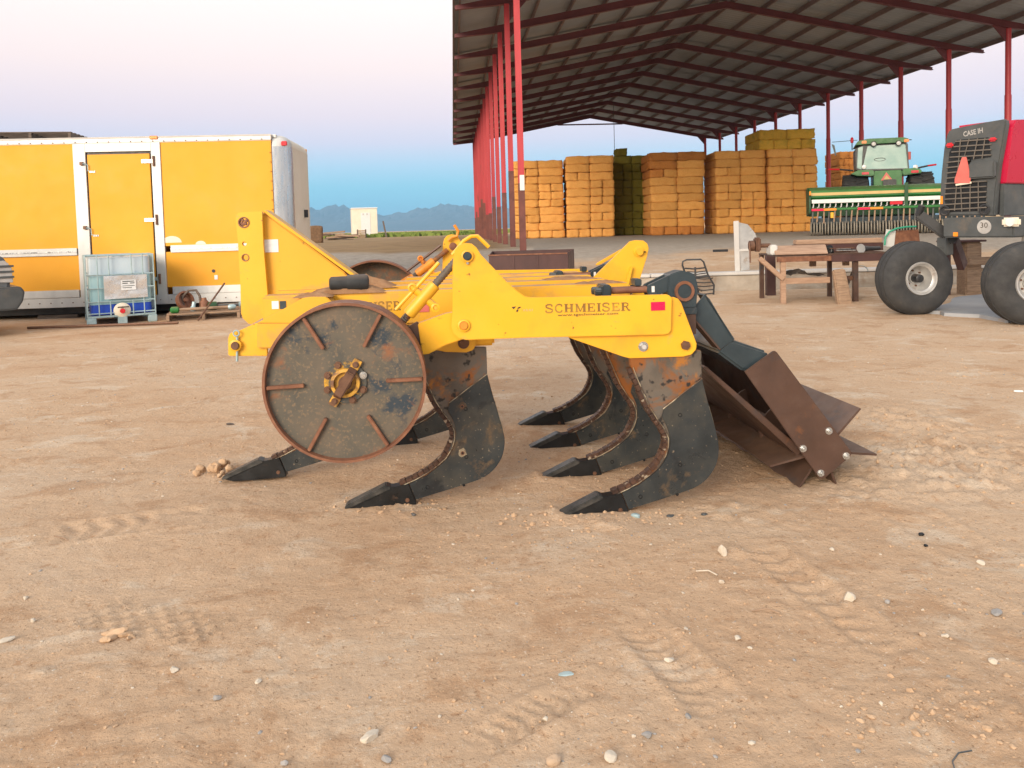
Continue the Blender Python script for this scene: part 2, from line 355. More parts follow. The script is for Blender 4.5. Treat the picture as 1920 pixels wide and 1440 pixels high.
# places where something has worked the dirt: tread print, wheel tracks, scuffs
_tp = onground(282, 1168); _tdir = (onground(400, 1190) - onground(170, 1150)).normalized()
def ripple(x, y):
    h = 0
    near = np.exp(-(np.maximum(y, 0) / 14) ** 2)
    h = h + .010 * fbm(x * .9 + .3 * y, y * 1.6, 4)                         # broad
    h = h + .006 * fbm(x * 3.0, y * 5, 3) * sstep(-.1, .25, fbm(x * .5 + 9, y * .5, 2))   # drag streaks across the yard
    h = h + .0048 * fbm(x * 14, y * 16, 3)                                   # crumbs
    rough = sstep(.0, .45, fbm(x * .8 + 31, y * .8 + 3, 3))
    h = h + .012 * rough * np.abs(fbm(x * 16 + 3, y * 16, 3)) 
    dx, dy = x - _tp.x, y - _tp.y                                            # lugged tread print
    s = dx * _tdir.x + dy * _tdir.y; t = -dx * _tdir.y + dy * _tdir.x
    m = (1 - sstep(.24, .34, np.abs(s))) * (1 - sstep(.07, .105, np.abs(t)))
    l1 = np.abs(((s + t * 1.3 + .012 * fbm(x * 9, y * 9, 2)) / .095) % 1 - .5) * 2; l2 = np.abs(((s - t * 1.3 + .012 * fbm(x * 9 + 4, y * 9, 2)) / .095) % 1 - .5) * 2
    m = (1 - sstep(.24, .36, np.abs(s))) * (1 - sstep(.09, .13, np.abs(t))) * (.6 + .8 * np.clip(fbm(x * 6, y * 6, 2) + .4, 0, 1))
    h = h + m * (.020 * np.maximum(sstep(.55, .9, l1), sstep(.55, .9, l2)) - .010)
    for (ax, ay, bx, by, w, per) in ((1400, 1010, 1700, 1240, .10, .09), (1180, 1160, 1420, 1400, .10, .06), (60, 1010, 420, 960, .14, .11), (1660, 940, 1900, 1080, .14, .1), (860, 1420, 1120, 1280, .07, .05), (1640, 800, 1910, 850, .16, .12)):
        A = onground(ax, ay); B = onground(bx, by); d = (B - A); L = d.length; d.normalize()
        dx, dy = x - A.x, y - A.y; s = dx * d.x + dy * d.y; t = -dx * d.y + dy * d.x
        m = sstep(0, .15, s) * (1 - sstep(L - .15, L, s)) * (1 - sstep(w * .7, w, np.abs(t)))
        h = h + m * (.006 * np.clip(np.sin((s + .5 * np.abs(t)) * 2 * math.pi / per) * 1.4, -1, 1) - .006) * sstep(-.25, .2, fbm(x * 3 + 7, y * 3, 2))
        e = np.exp(-((np.abs(t) - w * 1.05) / .02) ** 2) * sstep(0, .15, s) * (1 - sstep(L - .15, L, s))
        h = h + .007 * e
    for (px, py, r, a) in ((1740, 1340, .14, .012), (1870, 1330, .16, .014), (1790, 860, .35, .03), (1650, 780, .5, .03), (1700, 900, .4, .025), (1380, 1048, .045, -.02), (1040, 962, .10, .030), (1130, 975, .12, .022), (1400, 955, .25, .02), (1000, 895, .10, .022), (1070, 907, .12, .015), (985, 838, .11, .022), (975, 797, .12, .022), (650, 942, .11, .028), (740, 950, .12, .02), (440, 880, .14, .03)):
        q = onground(px, py); d2 = (x - q.x) ** 2 + (y - q.y) ** 2
        h = h + a * np.exp(-d2 / r ** 2) * (.5 + 1.3 * np.abs(fbm(x * 18, y * 18, 3)))
    for (px, py, rx, ry, a) in ((1760, 850, .75, .45, .060), (1700, 790, .55, .35, .045), (1840, 900, .5, .3, .05), (1840, 1340, .28, .10, .022), (1620, 930, .35, .25, .03)):     # churned soil
        q = onground(px, py); k = np.exp(-((x - q.x) / rx) ** 2 - ((y - q.y) / ry) ** 2)
        h = h + a * k * (np.abs(fbm(x * 5 + 2, y * 9, 4)) + .5 * np.abs(fbm(x * 20, y * 20, 3)) - .12)
    return h
def ground_z(x, y):
    r = ripple(np.array([x]), np.array([y]))[0] if 1.0 < y < 16 else 0
    return float(base_z(x, y)) + float(r) * (1 - float(sstep(12, 15, y)))
def graded(lo, hi, fine_lo, fine_hi, step, g):
    a = list(np.arange(fine_lo, fine_hi + step / 2, step)); s = step
    while a[-1] < hi: s *= g; a.append(min(a[-1] + s, hi))
    s = step; b_ = [fine_lo]
    while b_[-1] > lo: s *= g; b_.append(max(b_[-1] - s, lo))
    return np.array(sorted(b_[1:]) + a)
xs = graded(-9000, 9000, -2.7, 2.9, .016, 1.055)
xs = np.sort(np.concatenate([xs, [WALL_X0 - .2, WALL_X0 - .1, WALL_X0, WALL_X0 + .06]]))
ys = [1.2]; s_ = .009
while ys[-1] < 16: ys.append(ys[-1] + s_); s_ = max(.009, .0062 * ys[-1] * (1 if ys[-1] < 7 else 1.6))
ys = [y for y in ys if abs(y - WALL_Y) > .05] + [WALL_Y - .04, WALL_Y - .002, WALL_Y + .002, WALL_Y + .05]
ys = sorted(ys); s_ = .3
while ys[-1] < 12000: ys.append(ys[-1] + s_); s_ *= 1.09
ys = np.array(sorted([-3000, -600, -120, -40, -15, -6, -2, 0, .6, 1.0] + ys))
X, Y = np.meshgrid(xs, ys)
Z = base_z(X, Y)
nearm = (Y > .5) * (1 - sstep(12, 15.2, Y)) * (1 - sstep(4, 7, np.abs(X)))
Z = Z + ripple(X, Y) * nearm
farm = sstep(15.6, 22, Y) * (1 - sstep(60, 200, Y))
Z = Z + .03 * fbm(X * .4, Y * .4, 3) * farm * np.where(X > 1.5, .3, 1)
nx, ny = len(xs), len(ys)
me = bpy.data.meshes.new('ground')
idx = np.arange(nx * ny).reshape(ny, nx)
quads = np.stack([idx[:-1, :-1], idx[:-1, 1:], idx[1:, 1:], idx[1:, :-1]], -1).reshape(-1, 4)
me.vertices.add(nx * ny); me.vertices.foreach_set('co', np.stack([X, Y, Z], -1).astype(np.float32).ravel())
me.loops.add(quads.size); me.loops.foreach_set('vertex_index', quads.astype(np.int32).ravel())
me.polygons.add(len(quads)); me.polygons.foreach_set('loop_start', np.arange(0, quads.size, 4, dtype=np.int32))
me.polygons.foreach_set('use_smooth', np.ones(len(quads), bool))
me.update(calc_edges=True)
def ground_material():
    m, nt, bs = newmat('yard_dirt')
    v = coords(nt, 'Object', (1, 1, 1), rand=False)
    vs = coords(nt, 'Object', (.85, 1.15, 1), rand=False)
    big = noise(nt, vs, .7, 6, .62, .4)
    c = ramp(nt, [(.28, (.45, .288, .173)), (.42, (.495, .338, .216)), (.55, (.522, .374, .250)), (.70, (.515, .394, .283))], big)
    streak = noise(nt, vs, 2.6, 8, .68, .5)
    c = mixc(nt, ramp(nt, [(.54, 0.0), (.60, .45), (.70, .7)], streak), c, (.38, .225, .125))
    pale = noise(nt, vs, 2.1, 8, .70, .5)
    c = mixc(nt, ramp(nt, [(.55, 0.0), (.61, .4), (.70, .65)], pale), c, (.61, .52, .405))
    mid = noise(nt, v, 13, 8, .75)
    c = mixc(nt, ramp(nt, [(.34, .75), (.43, 0.0)], mid), c, (.38, .22, .12))
    c = mixc(nt, ramp(nt, [(.58, 0.0), (.68, .5)], mid), c, (.60, .485, .355))
    fine = noise(nt, v, 75, 4, .7)
    c = mixc(nt, ramp(nt, [(.33, .8), (.41, 0.0)], fine), c, (.23, .14, .082))
    c = mixc(nt, ramp(nt, [(.61, 0.0), (.68, .6)], fine), c, (.70, .61, .50))
    # zones of the place itself: gravel pad, dry ground, stubble, far plain
    tc = nt.nodes.new('ShaderNodeTexCoord'); sp = nt.nodes.new('ShaderNodeSeparateXYZ'); nt.links.new(tc.outputs['Object'], sp.inputs[0])
    wob = math_(nt, 'MULTIPLY', math_(nt, 'SUBTRACT', noise(nt, vs, .35, 4), .5), 6.0)
    yy = math_(nt, 'ADD', sp.outputs['Y'], wob)
    def band(a, b, soft):
        r = nt.nodes.new('ShaderNodeMapRange'); r.inputs['From Min'].default_value = a; r.inputs['From Max'].default_value = a + soft; nt.links.new(yy, r.inputs['Value'])
        q = nt.nodes.new('ShaderNodeMapRange'); q.inputs['From Min'].default_value = b; q.inputs['From Max'].default_value = b + soft; q.inputs['To Min'].default_value = 1; q.inputs['To Max'].default_value = 0; nt.links.new(yy, q.inputs['Value'])
        return math_(nt, 'MULTIPLY', r.outputs[0], q.outputs[0])
    gravel = ramp(nt, [(.3, (.30, .26, .215)), (.7, (.42, .37, .31))], noise(nt, v, 5, 5, .7))
    c = mixc(nt, band(18.2, 75, 1.0), c, gravel)
    # left of the shed the strip behind the pad is brown, dry weeds
    lx = nt.nodes.new('ShaderNodeMapRange'); lx.inputs['From Min'].default_value = .8; lx.inputs['From Max'].default_value = -.6; nt.links.new(sp.outputs['X'], lx.inputs['Value'])
    weeds = ramp(nt, [(.3, (.19, .13, .07)), (.55, (.31, .21, .115)), (.75, (.25, .205, .09))], noise(nt, vs, .8, 5, .7))
    c = mixc(nt, math_(nt, 'MULTIPLY', band(22, 90, 1.5), lx.outputs[0]), c, weeds)
    c = mixc(nt, band(75, 20000, 10), c, (.50, .33, .16))
    c = mixc(nt, band(600, 20000, 300), c, (.36, .27, .22))
    nt.links.new(c, bs.inputs['Base Color'])
    bs.inputs['Roughness'].default_value = .95; bs.inputs['Specular IOR Level'].default_value = .12
    hsum = math_(nt, 'ADD', math_(nt, 'MULTIPLY', fine, .12), math_(nt, 'ADD', math_(nt, 'MULTIPLY', mid, .9), math_(nt, 'MULTIPLY', streak, 1.2)))
    bump(nt, bs, hsum, .9, .022)
    return m
me.materials.append(ground_material())
tag(link('ground', me), kind='structure')

# grey washed concrete apron on which the harvester stands
q = [onground(1745, 588, .0), onground(1800, 560, 0), onground(1990, 548, 0), onground(1990, 600, 0), onground(1890, 604, 0)]
ap = MB(); vs_ = []
cen = sum((Vector(p) for p in q), Vector()) / len(q)
ring = []
for i in range(len(q)):
    a, b_ = q[i], q[(i + 1) % len(q)]
    for t in np.linspace(0, 1, 9)[:-1]:
        p = a.lerp(b_, t); k = 1 + .05 * math.sin(i * 5.1 + t * 9) + random.Random(i * 10 + int(t * 8)).uniform(-.03, .03)
        ring.append(cen + (p - cen) * k)
n_ = len(ring)
ap.add([(p.x, p.y, .048) for p in ring] + [(cen.x + (p.x - cen.x) * 1.02, cen.y + (p.y - cen.y) * 1.02, -.08) for p in ring], [tuple(range(n_))] + [(i, i + n_, (i + 1) % n_ + n_, (i + 1) % n_) for i in range(n_)])
Mt['apron'] = M('washed_concrete', [(.3, (.24, .25, .265)), (.7, (.33, .335, .34))], 1.5, .7, bmp=.15, patch=((.36, .26, .18), 2, .56, .7))
tag(ap.build('concrete_apron', Mt['apron']), kind='structure')

# ---------------------------------------------------------------- mountains and far plain
def ridge_height(az):     # metres above the eye line per kilometre, from the skyline
    pts = [(-60, 24), (-48, 40), (-40, 30), (-33, 22), (-25, 36), (-20, 30), (-14.9, 40), (-14.0, 33), (-13.0, 39), (-12.2, 40), (-11.2, 33), (-10, 23), (-9, 22), (-8.2, 25), (-7.2, 29), (-6.6, 33), (-6.1, 32), (-5.2, 37), (-4.4, 39), (-3.6, 35), (-2.4, 38), (0, 28), (5, 34), (9, 22), (14, 30), (20, 26), (27, 34), (34, 20), (45, 36), (60, 20)]
    return np.interp(az, [p[0] for p in pts], [p[1] for p in pts])
def mountains(name, d0, scale, seed, azs, rough):
    rows = 26; V_, F_ = [], []
    for i, az in enumerate(azs):
        H = ridge_height(az) * d0 / 1450 * scale
        for j in range(rows):
            t = j / (rows - 1)                    # 0 front foot .. ~.7 crest .. 1 behind
            d = d0 + (t - .7) * d0 * .30
            prof = (t / .7) ** 1.7 if t < .7 else 1 - ((t - .7) / .3) ** 1.5
            a = math.radians(az); x, y = math.sin(a) * d, math.cos(a) * d
            rg = 1 - 2 * abs(float(fbm(x / (d0 * .022) + seed, y / (d0 * .03), 5)))
            h = H * prof * (1 - rough + rough * rg) + (rg - .8) * H * .18 * prof
            V_.append((x, y, -2 + max(h, 0) + d0 * .0058 * sstep(0, .35, t)))
    nr = rows
    for i in range(len(azs) - 1):
        for j in range(nr - 1): F_.append((i * nr + j, (i + 1) * nr + j, (i + 1) * nr + j + 1, i * nr + j + 1))
    mb = MB().add(V_, F_)
    return mb.build(name, Mt['rock'])
Mt['rock'] = M('desert_rock', [(.3, (.05, .055, .065)), (.7, (.10, .095, .10))], .0025, .95, bmp=0)  # rock colour darkened and blued to add to the haze
tag(mountains('mountain_range', 7000, 1.12, 3.0, np.arange(-60, 60.01, .28), .14), kind='structure')

# ---------------------------------------------------------------- green crop strip left of the shed
Mt['crop'] = M('young_crop', [(.3, (.10, .16, .025)), (.7, (.20, .25, .05))], .3, .8, bmp=0)
rng = random.Random(5)
cr = MB()
for i in range(7000):
    yy = 78 + (rng.random() ** 1.3) * 110
    x0 = -.35 * yy; x1 = .02 * yy - 2.2
    xx = rng.uniform(x0, x1); h = rng.uniform(.15, .42); w = rng.uniform(.2, .6)
    a = rng.uniform(0, math.pi); dx, dy = math.cos(a) * w, math.sin(a) * w
    cr.add([(xx - dx, yy - dy, PADZ - .02), (xx + dx, yy + dy, PADZ - .02), (xx + dx * .6, yy + dy * .6, PADZ + h), (xx - dx * .5, yy - dy * .5, PADZ + h * .9)], [(0, 1, 2, 3)])
tag(cr.build('crop_field', Mt['crop']), 'low green crop strip growing beyond the yard', 'crop', kind='stuff')
# ---------------------------------------------------------------- retaining wall
wx0, wx1 = WALL_X0 - .3, 16.0
wall = thing('retaining_wall', 'low cracked concrete retaining wall behind the workbench', 'wall', (0, WALL_Y, 0))
rw = random.Random(3)
segs = np.arange(wx0, wx1, .16); vv, ff = [], []
prof = [(-.10, -.15), (-.10, .08), (-.095, .2), (-.09, .33), (.12, .34), (.12, -.15)]
for i, x in enumerate(segs):
    for (y, z) in prof:
        k = .018 * float(fbm(np.array(x * 2.1), np.array(z * 9 + 4), 3)) * 2
        vv.append((x, y - (k if y < 0 else 0), z))
m_ = len(prof)
for i in range(len(segs) - 1):
    for j in range(m_ - 1): ff.append((i * m_ + j, (i + 1) * m_ + j, (i + 1) * m_ + j + 1, i * m_ + j + 1))
ff += [tuple(range(m_)), tuple(range((len(segs) - 1) * m_, len(segs) * m_))]
MB().add(vv, ff).build('wall_face', Mt['concrete'], wall)
cp = MB(); x = wx0
while x < wx1 - .2:
    L = rw.uniform(2.2, 3.2); x2 = min(x + L, wx1)
    MB().b(x + .006, x2 - .006, -.125, .2, .342, .405).build('coping_slab', Mt['concrete_top'], wall, bevel=.012)
    x = x2
# crack running down the wall
cpts = [(3.3, .33), (3.42, .24), (3.38, .18), (3.6, .15), (3.75, .05), (3.72, -.02)]
MB().tube([(a, -.108, b_) for a, b_ in cpts], .008, 5).build('crack', Mt['black'], wall)

# ---------------------------------------------------------------- hay shed
SB = 3.4
sdir = ray(849, 430); sang = math.atan2(-sdir.x, sdir.y)
shed = thing('hay_shed', 'tall open hay shed with red steel columns and low gable roof', 'shed', (0, 0, PADZ), sang)
WL, WR, A0, NB = 1.83, 20.4, 20.3, 13
WRG = (WL + WR) / 2
EAVE = CAMH + 6.75 - PADZ        # underside of the rafter at the column, above the pad
RISE = 1.75
OVL, OVR = .22, WR + 1.55
def roof_z(w):                   # underside of rafter
    return EAVE + RISE * (1 - abs(w - WRG) / (WR - WRG))
rc = random.Random(11)
def column_mesh(h, split):
    b_ = MB(); c_ = MB()
    # wide-flange section
    for mb, z0, z1 in ((b_, split, h), (c_, -.25, split)):
        g = .0 if mb is b_ else .004
        mb.b(-.075 - g, .075 + g, -.10 - g, -.085 + g, z0, z1); mb.b(-.075 - g, .075 + g, .085 - g, .10 + g, z0, z1); mb.b(-.008 - g, .008 + g, -.0845, .0845, z0, z1)
    return b_, c_
for k in range(NB):
    a = A0 + SB * k
    for side, w in (('L', WL), ('R', WR)):
        h = roof_z(w)
        sp_ = rc.uniform(1.2, 2.4)
        if side == 'L':
            up, lo = column_mesh(h, sp_)
            for mb, mat, nm in ((up, Mt['red'], 'column'), (lo, Mt['rustbase'], 'column_base')):
                mb.v = [(x + w, y + a, z) for x, y, z in mb.v]
            o = up.build('column', Mt['red'], shed); lo.build('column_base', Mt['rustbase'], o)
        else:
            up = MB().cyl((w, a, -.2), (w, a, h - 2.4), .115, n=14).cyl((w, a, h - 2.4), (w, a, h), .10, n=14)
            o = up.build('column', Mt['red'], shed, smooth=True)
        s = 1 if side == 'L' else -1
        # knee gusset
        zz = h + .02
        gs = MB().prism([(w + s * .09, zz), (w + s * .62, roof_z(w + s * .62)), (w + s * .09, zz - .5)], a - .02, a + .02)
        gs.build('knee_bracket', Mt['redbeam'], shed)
    if k == 0:
        MB().b(WL - .05, WL + .07, a - .125, a - .1135, 1.55, 1.95).build('notice_plate', Mt['white'], shed)
    # rafter: tapered plate girder, haunched at columns and ridge
    rd = .27
    pts_lo = [(OVL + .05, roof_z(OVL) + .16), (WL - .1, roof_z(WL)), (WRG, roof_z(WRG)), (WR + .1, roof_z(WR)), (OVR - .05, roof_z(OVR) + .16)]
    pts_hi = [(x, roof_z(x) + rd) for x in (OVR - .05, WRG, OVL + .05)]
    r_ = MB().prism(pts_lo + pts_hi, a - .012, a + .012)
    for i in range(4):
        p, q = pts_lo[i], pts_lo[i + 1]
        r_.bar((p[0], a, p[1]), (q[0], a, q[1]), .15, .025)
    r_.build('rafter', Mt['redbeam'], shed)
a0_, a1_ = A0 - 1.6, A0 + SB * (NB - 1) + 1.3
npur = 9
for sgn in (-1, 1):
    for i in range(npur):
        half = (WR - WRG) + 1.55
        w = WRG + sgn * (.35 + (half - .5) * i / (npur - 1))
        z = roof_z(w) + .27
        MB().b(w - .03, w + .03, a0_ + .02, a1_ - .02, z + .02, z + .2).build('purlin', Mt['purlin'], shed)
# roof: corrugated sheets, one per bay and slope
for sgn in (-1, 1):
    half = (WR - WRG) + 1.6
    edges = np.linspace(a0_, a1_, 15)
    for i in range(14):
        vs_, fs_ = [], []
        cnt = 25; aa = np.linspace(edges[i] - .05, edges[i + 1] + .05, cnt)
        for j, a in enumerate(aa):
            dz = .03 * (j % 2) + .012 * (i % 2)
            for w_ in (0.0, half):
                w = WRG + sgn * w_; vs_.append((w, a, roof_z(w) + .475 + dz)); vs_.append((w, a, roof_z(w) + .49 + dz))
        for j in range(cnt - 1):
            o = j * 4; fs_ += [(o, o + 4, o + 6, o + 2), (o + 1, o + 3, o + 7, o + 5)]
        MB().add(vs_, fs_).build('roof_sheet', Mt['roof'], shed)
    w = WRG + sgn * half
    MB().b(w - .02, w + .03, a0_ - .1, a1_ + .1, roof_z(w) + .40, roof_z(w) + .58).build('eave_trim', Mt['purlin'], shed)
for aa in (a0_ - .06, a1_ + .06):
    for sgn in (-1, 1):
        half = (WR - WRG) + 1.6
        MB().bar((WRG, aa, roof_z(WRG) + .42), (WRG + sgn * half, aa, roof_z(WRG + sgn * half) + .42), .03, .26).build('gable_trim', Mt['purlin'], shed)
# tie under the far ridge and a hanging cable
ae = A0 + SB * (NB - 1)
MB().bar((WRG - 2.6, ae, roof_z(WRG - 2.6)), (WRG + 2.6, ae, roof_z(WRG + 2.6)), .08, .10).build('ridge_tie', Mt['redbeam'], shed)
MB().cyl((WRG + .2, ae - 8, 3.6), (WRG + .2, ae - 8, roof_z(WRG)), .018, n=6).build('hanging_cable', Mt['ink2'], shed)

# ---------------------------------------------------------------- hay bales
def bale_mesh(L, D, Hh, seed):
    r = random.Random(seed); nx_, ny_, nz_ = 6, 3, 3
    bm = bmesh.new(); bmesh.ops.create_cube(bm, size=1)
    bmesh.ops.subdivide_edges(bm, edges=bm.edges, cuts=5, use_grid_fill=True)
    ph = [r.uniform(0, 9) for _ in range(6)]
    for v in bm.verts:
        x, y, z = v.co
        rr = (abs(2 * x) ** 20 + abs(2 * y) ** 20 + abs(2 * z) ** 20) ** (1 / 20)
        q = v.co / max(rr, 1e-6) * max(abs(2 * x), abs(2 * y), abs(2 * z))
        v.co = Vector((q.x * L, q.y * D, q.z * Hh))
        v.co += Vector((r.uniform(-.024, .024), r.uniform(-.035, .035), r.uniform(-.018, .018)))
        v.co.z += .012 * math.sin(v.co.x * 9 + ph[0])
    me = bpy.data.meshes.new('hay_bale'); bm.to_mesh(me); bm.free()
    for p in me.polygons: p.use_smooth = True
    return me
def hay_material(name, c0, c1, c2, dark):
    m, nt, bs = newmat(name)
    v = coords(nt, 'Object', (1, 1, 1))
    straw = noise(nt, coords(nt, 'Object', (10, 10, 22)), 2.2, 7, .8, 1.2)
    c = ramp(nt, [(.25, c0), (.5, c1), (.78, c2)], straw)
    c = mixc(nt, ramp(nt, [(.5, 0.0), (.75, .6)], noise(nt, v, 3.0, 4)), c, dark)
    oi = nt.nodes.new('ShaderNodeObjectInfo')
    hs = nt.nodes.new('ShaderNodeHueSaturation'); nt.links.new(c, hs.inputs['Color'])
    nt.links.new(ramp(nt, [(0, .86), (1, 1.08)], oi.outputs['Random']), hs.inputs['Value'])
    nt.links.new(hs.outputs[0], bs.inputs['Base Color'])
    bs.inputs['Roughness'].default_value = .95; bs.inputs['Specular IOR Level'].default_value = .1
    bump(nt, bs, straw, .8, .03)
    return m
hayA = hay_material('golden_hay', (.46, .19, .045), (.80, .40, .11), (.93, .56, .20), (.66, .28, .065))
hayB = hay_material('green_hay', (.13, .115, .016), (.21, .18, .028), (.30, .25, .045), (.12, .10, .018))
hayR = hay_material('weathered_hay', (.36, .13, .035), (.55, .22, .055), (.70, .33, .10), (.32, .11, .03))
hayY = hay_material('olive_topped_hay', (.46, .25, .035), (.68, .40, .06), (.82, .54, .11), (.30, .25, .04))
VAR = {}
def bale_variant(kind, L, D, Hh, mat, seed):
    key = (kind, mat.name, seed % 3)
    if key not in VAR:
        me = bale_mesh(1, 1, 1, hash(kind) % 97 + seed % 3 * 7 + 1) if False else bale_mesh(L, D, Hh, len(VAR) * 13 + 5)
        me.materials.append(mat); VAR[key] = (me, L, D, Hh)
    return VAR[key]
ORD = ['bottom', 'second', 'third', 'fourth', 'fifth', 'sixth', 'seventh', 'eighth', 'ninth', 'tenth', 'eleventh', 'twelfth']
def bale_label(i, n, k, nl, where):
    pos = {2: ['left', 'right'], 3: ['left', 'middle', 'right'], 4: ['leftmost', 'inner left', 'inner right', 'rightmost']}[n][i]
    row = 'top row' if k == nl - 1 else ('bottom row' if k == 0 else ORD[k] + ' row up')
    return '%s bale in the %s of %s' % (pos, row, where)
rh = random.Random(21)
rear = []
def hay_stack(px0, px1, py_top, Yd, label, group, mat=hayA, nlayer=10, zbase=PADZ, yaw=0.0, topmat=None, top_n=0, depth=2.5, wide_top=0.0, side_dark=None, mats=None):
    xm = (px0 + px1) / 2
    ztop = at(xm, py_top, Yd).z
    X0, X1 = at(px0, 440, Yd).x, at(px1, 440, Yd).x
    W = X1 - X0; lh = (ztop - zbase) / nlayer
    cx_, cy_ = (X0 + X1) / 2, Yd + depth / 2
    rot = Matrix.Rotation(yaw, 4, 'Z')
    for k in range(nlayer):
        z = zbase + lh * (k + .5)
        mode = rh.choice(['long', 'end', 'mix', 'mix2']) if k not in (0, 1, nlayer - 1) else ('end' if k == 0 else 'long')
        full = W + wide_top * max(0, k - nlayer * .6) / nlayer
        if mode == 'long': ws = [full / 2] * 2
        elif mode == 'end': ws = [full / 4] * 4
        elif mode == 'mix': ws = [full / 4, full / 4, full / 2]
        else: ws = [full / 2, full / 4, full / 4]
        if rh.random() < .5: ws = ws[::-1]
        x = -full / 2 + rh.uniform(-.03, .03)
        for wi, w in enumerate(ws):
            m_ = topmat if (topmat is not None and k >= nlayer - top_n) else (mats(k, x) if mats else mat)
            d = 1.15 if w < full * .3 else .62
            me_, L0, D0, H0 = bale_variant('l' if w > full * .3 else 'e', 1.2 if w > full * .3 else .6, d, .4, m_, rh.randint(0, 2))
            o = link('hay_bale', me_)
            p = rot @ Vector((x + w / 2, -depth / 2 + d / 2 + rh.uniform(-.05, .045), 0))
            o.location = (cx_ + p.x, cy_ + p.y, z)
            o.rotation_euler = (rh.uniform(-.012, .012), rh.uniform(-.014, .014), yaw + rh.uniform(-.02, .02))
            o.scale = (w / L0 * 1.0, 1, lh / H0 * 1.005)
            tag(o, bale_label(ws.index(w) if False else wi, len(ws), k, nlayer, label), 'hay bale', group)
            # rear rows of the same layer
            yb = -depth / 2 + d
            q = rot @ Vector((x + w / 2, (yb + depth / 2) / 2, 0))
            rear.append((cx_ + q.x, cy_ + q.y, z, w * .985, depth / 2 - yb - .01, lh * .985, yaw, m_))
            x += w
YH = 40.0
hay_stack(966, 1059, 301, YH, 'the stack behind the red columns', 'bales of the stack behind the columns')
hay_stack(1064, 1153, 292, YH - .3, 'the golden stack left of the green one', 'bales of the second golden stack')
hay_stack(1153, 1222, 292, YH + 2.2, 'the dark green recessed stack', 'bales of the recessed green stack', mat=hayB)
hay_stack(1222, 1322, 285, YH - 1.2, 'the stack right of the green one', 'bales of the red-brown topped stack', mats=lambda k, x: hayR if (k == 9 or k == 0 or (k in (7, 8) and x < -.9)) else hayA, wide_top=.5)
hay_stack(1344, 1437, 282, YH - 1.4, 'the second stack from the drill', 'bales of the fifth stack')
hay_stack(1443, 1534, 279, YH - 1.6, 'the golden stack beside the drill', 'bales of the rightmost stack')
ZT = at(1488, 279, YH - 1.6).z
hay_stack(1426, 1530, 242, YH - 1.5, 'the olive cap on the stacks', 'bales on top of the rightmost stack', mat=hayY, nlayer=2, zbase=ZT, wide_top=.5)
hay_stack(1576, 1612, 284, 52, 'the brown stack behind the tractor', 'bales behind the tractor', mat=hayR, nlayer=11)
_q = at(1163, 289, YH + 2.6); _b = link('hay_bale', bale_variant('e', .6, 1.15, .4, hayB, 1)[0]); _b.location = (_q.x, _q.y, at(1187, 292, YH + 2.2).z + .2); tag(_b, 'single green hay bale sitting on top of the recessed olive stack', 'hay bale')
rb = {}
for (x, y, z, w, d, h, yaw, m_) in rear:
    rb.setdefault(m_.name, (MB(), m_))[0].box((x, y, z), (w, max(d, .1), h), Matrix.Rotation(yaw, 3, 'Z'))
for nm, (mb, m_) in rb.items():
    o = mb.build('hay_bales_behind', m_, bevel=.05, seg=1); tag(o, 'rear rows of hay bales inside the stacks', 'hay', kind='stuff')
# ---------------------------------------------------------------- the subsoil ripper
RA = math.radians(6.4)
RO = Vector((.348, 3.72, 0))
RU = Vector((math.cos(RA), math.sin(RA), 0)); RV = Vector((-math.sin(RA), math.cos(RA), 0))
def L(x, y, v):
    d = ray(x, y); t = (v - (CAMP - RO).dot(RV)) / d.dot(RV); p = CAMP + d * t - RO
    return (p.dot(RU), p.z)
ZO = {1: (420, 380, 3.692), 2: (820, 420, 3.692), 3: (1200, 470, 2.939), 4: (360, 540, 3.428), 5: (640, 600, 2.595), 7: (740, 420, 6.0), 8: (1020, 430, 5.647)}
def ZP(k, pts, v):
    ox, oy, s = ZO[k]; return [L(ox + x / s, oy + y / s, v) for x, y in pts]
rip = thing('subsoil_ripper', 'yellow subsoil ripper with curved dark shanks, gauge wheels and rear roller', 'ripper', RO, RA)
def P(mb, name, mat, parent=rip, bevel=.004, **k): return mb.build(name, Mt[mat] if isinstance(mat, str) else mat, parent, bevel=bevel, **k)
def hexbolt(c, r, h, mat, parent, name='bolt', washer=True):
    mb = MB().cyl(c, (c[0], c[1] - h, c[2]), r, n=6)
    if washer: mb.cyl((c[0], c[1] + .002, c[2]), (c[0], c[1] - .004, c[2]), r * 1.45, n=18)
    return mb.build(name, Mt[mat], parent, smooth=False)
# --- near side plate
pl = ZP(2, [(104, 600), (106, 300), (112, 225), (122, 182), (150, 147), (195, 131), (238, 136), (273, 165), (300, 210), (480, 400), (560, 470), (605, 500), (645, 508), (1120, 499), (1590, 488), (1613, 498), (1625, 520), (1620, 735), (1603, 760), (1570, 767), (900, 782), (640, 787), (200, 803), (150, 792), (112, 758), (96, 712)], -.052)
P(MB().prism(pl, -.052, -.030), 'side_plate', 'yellow', bevel=.003)
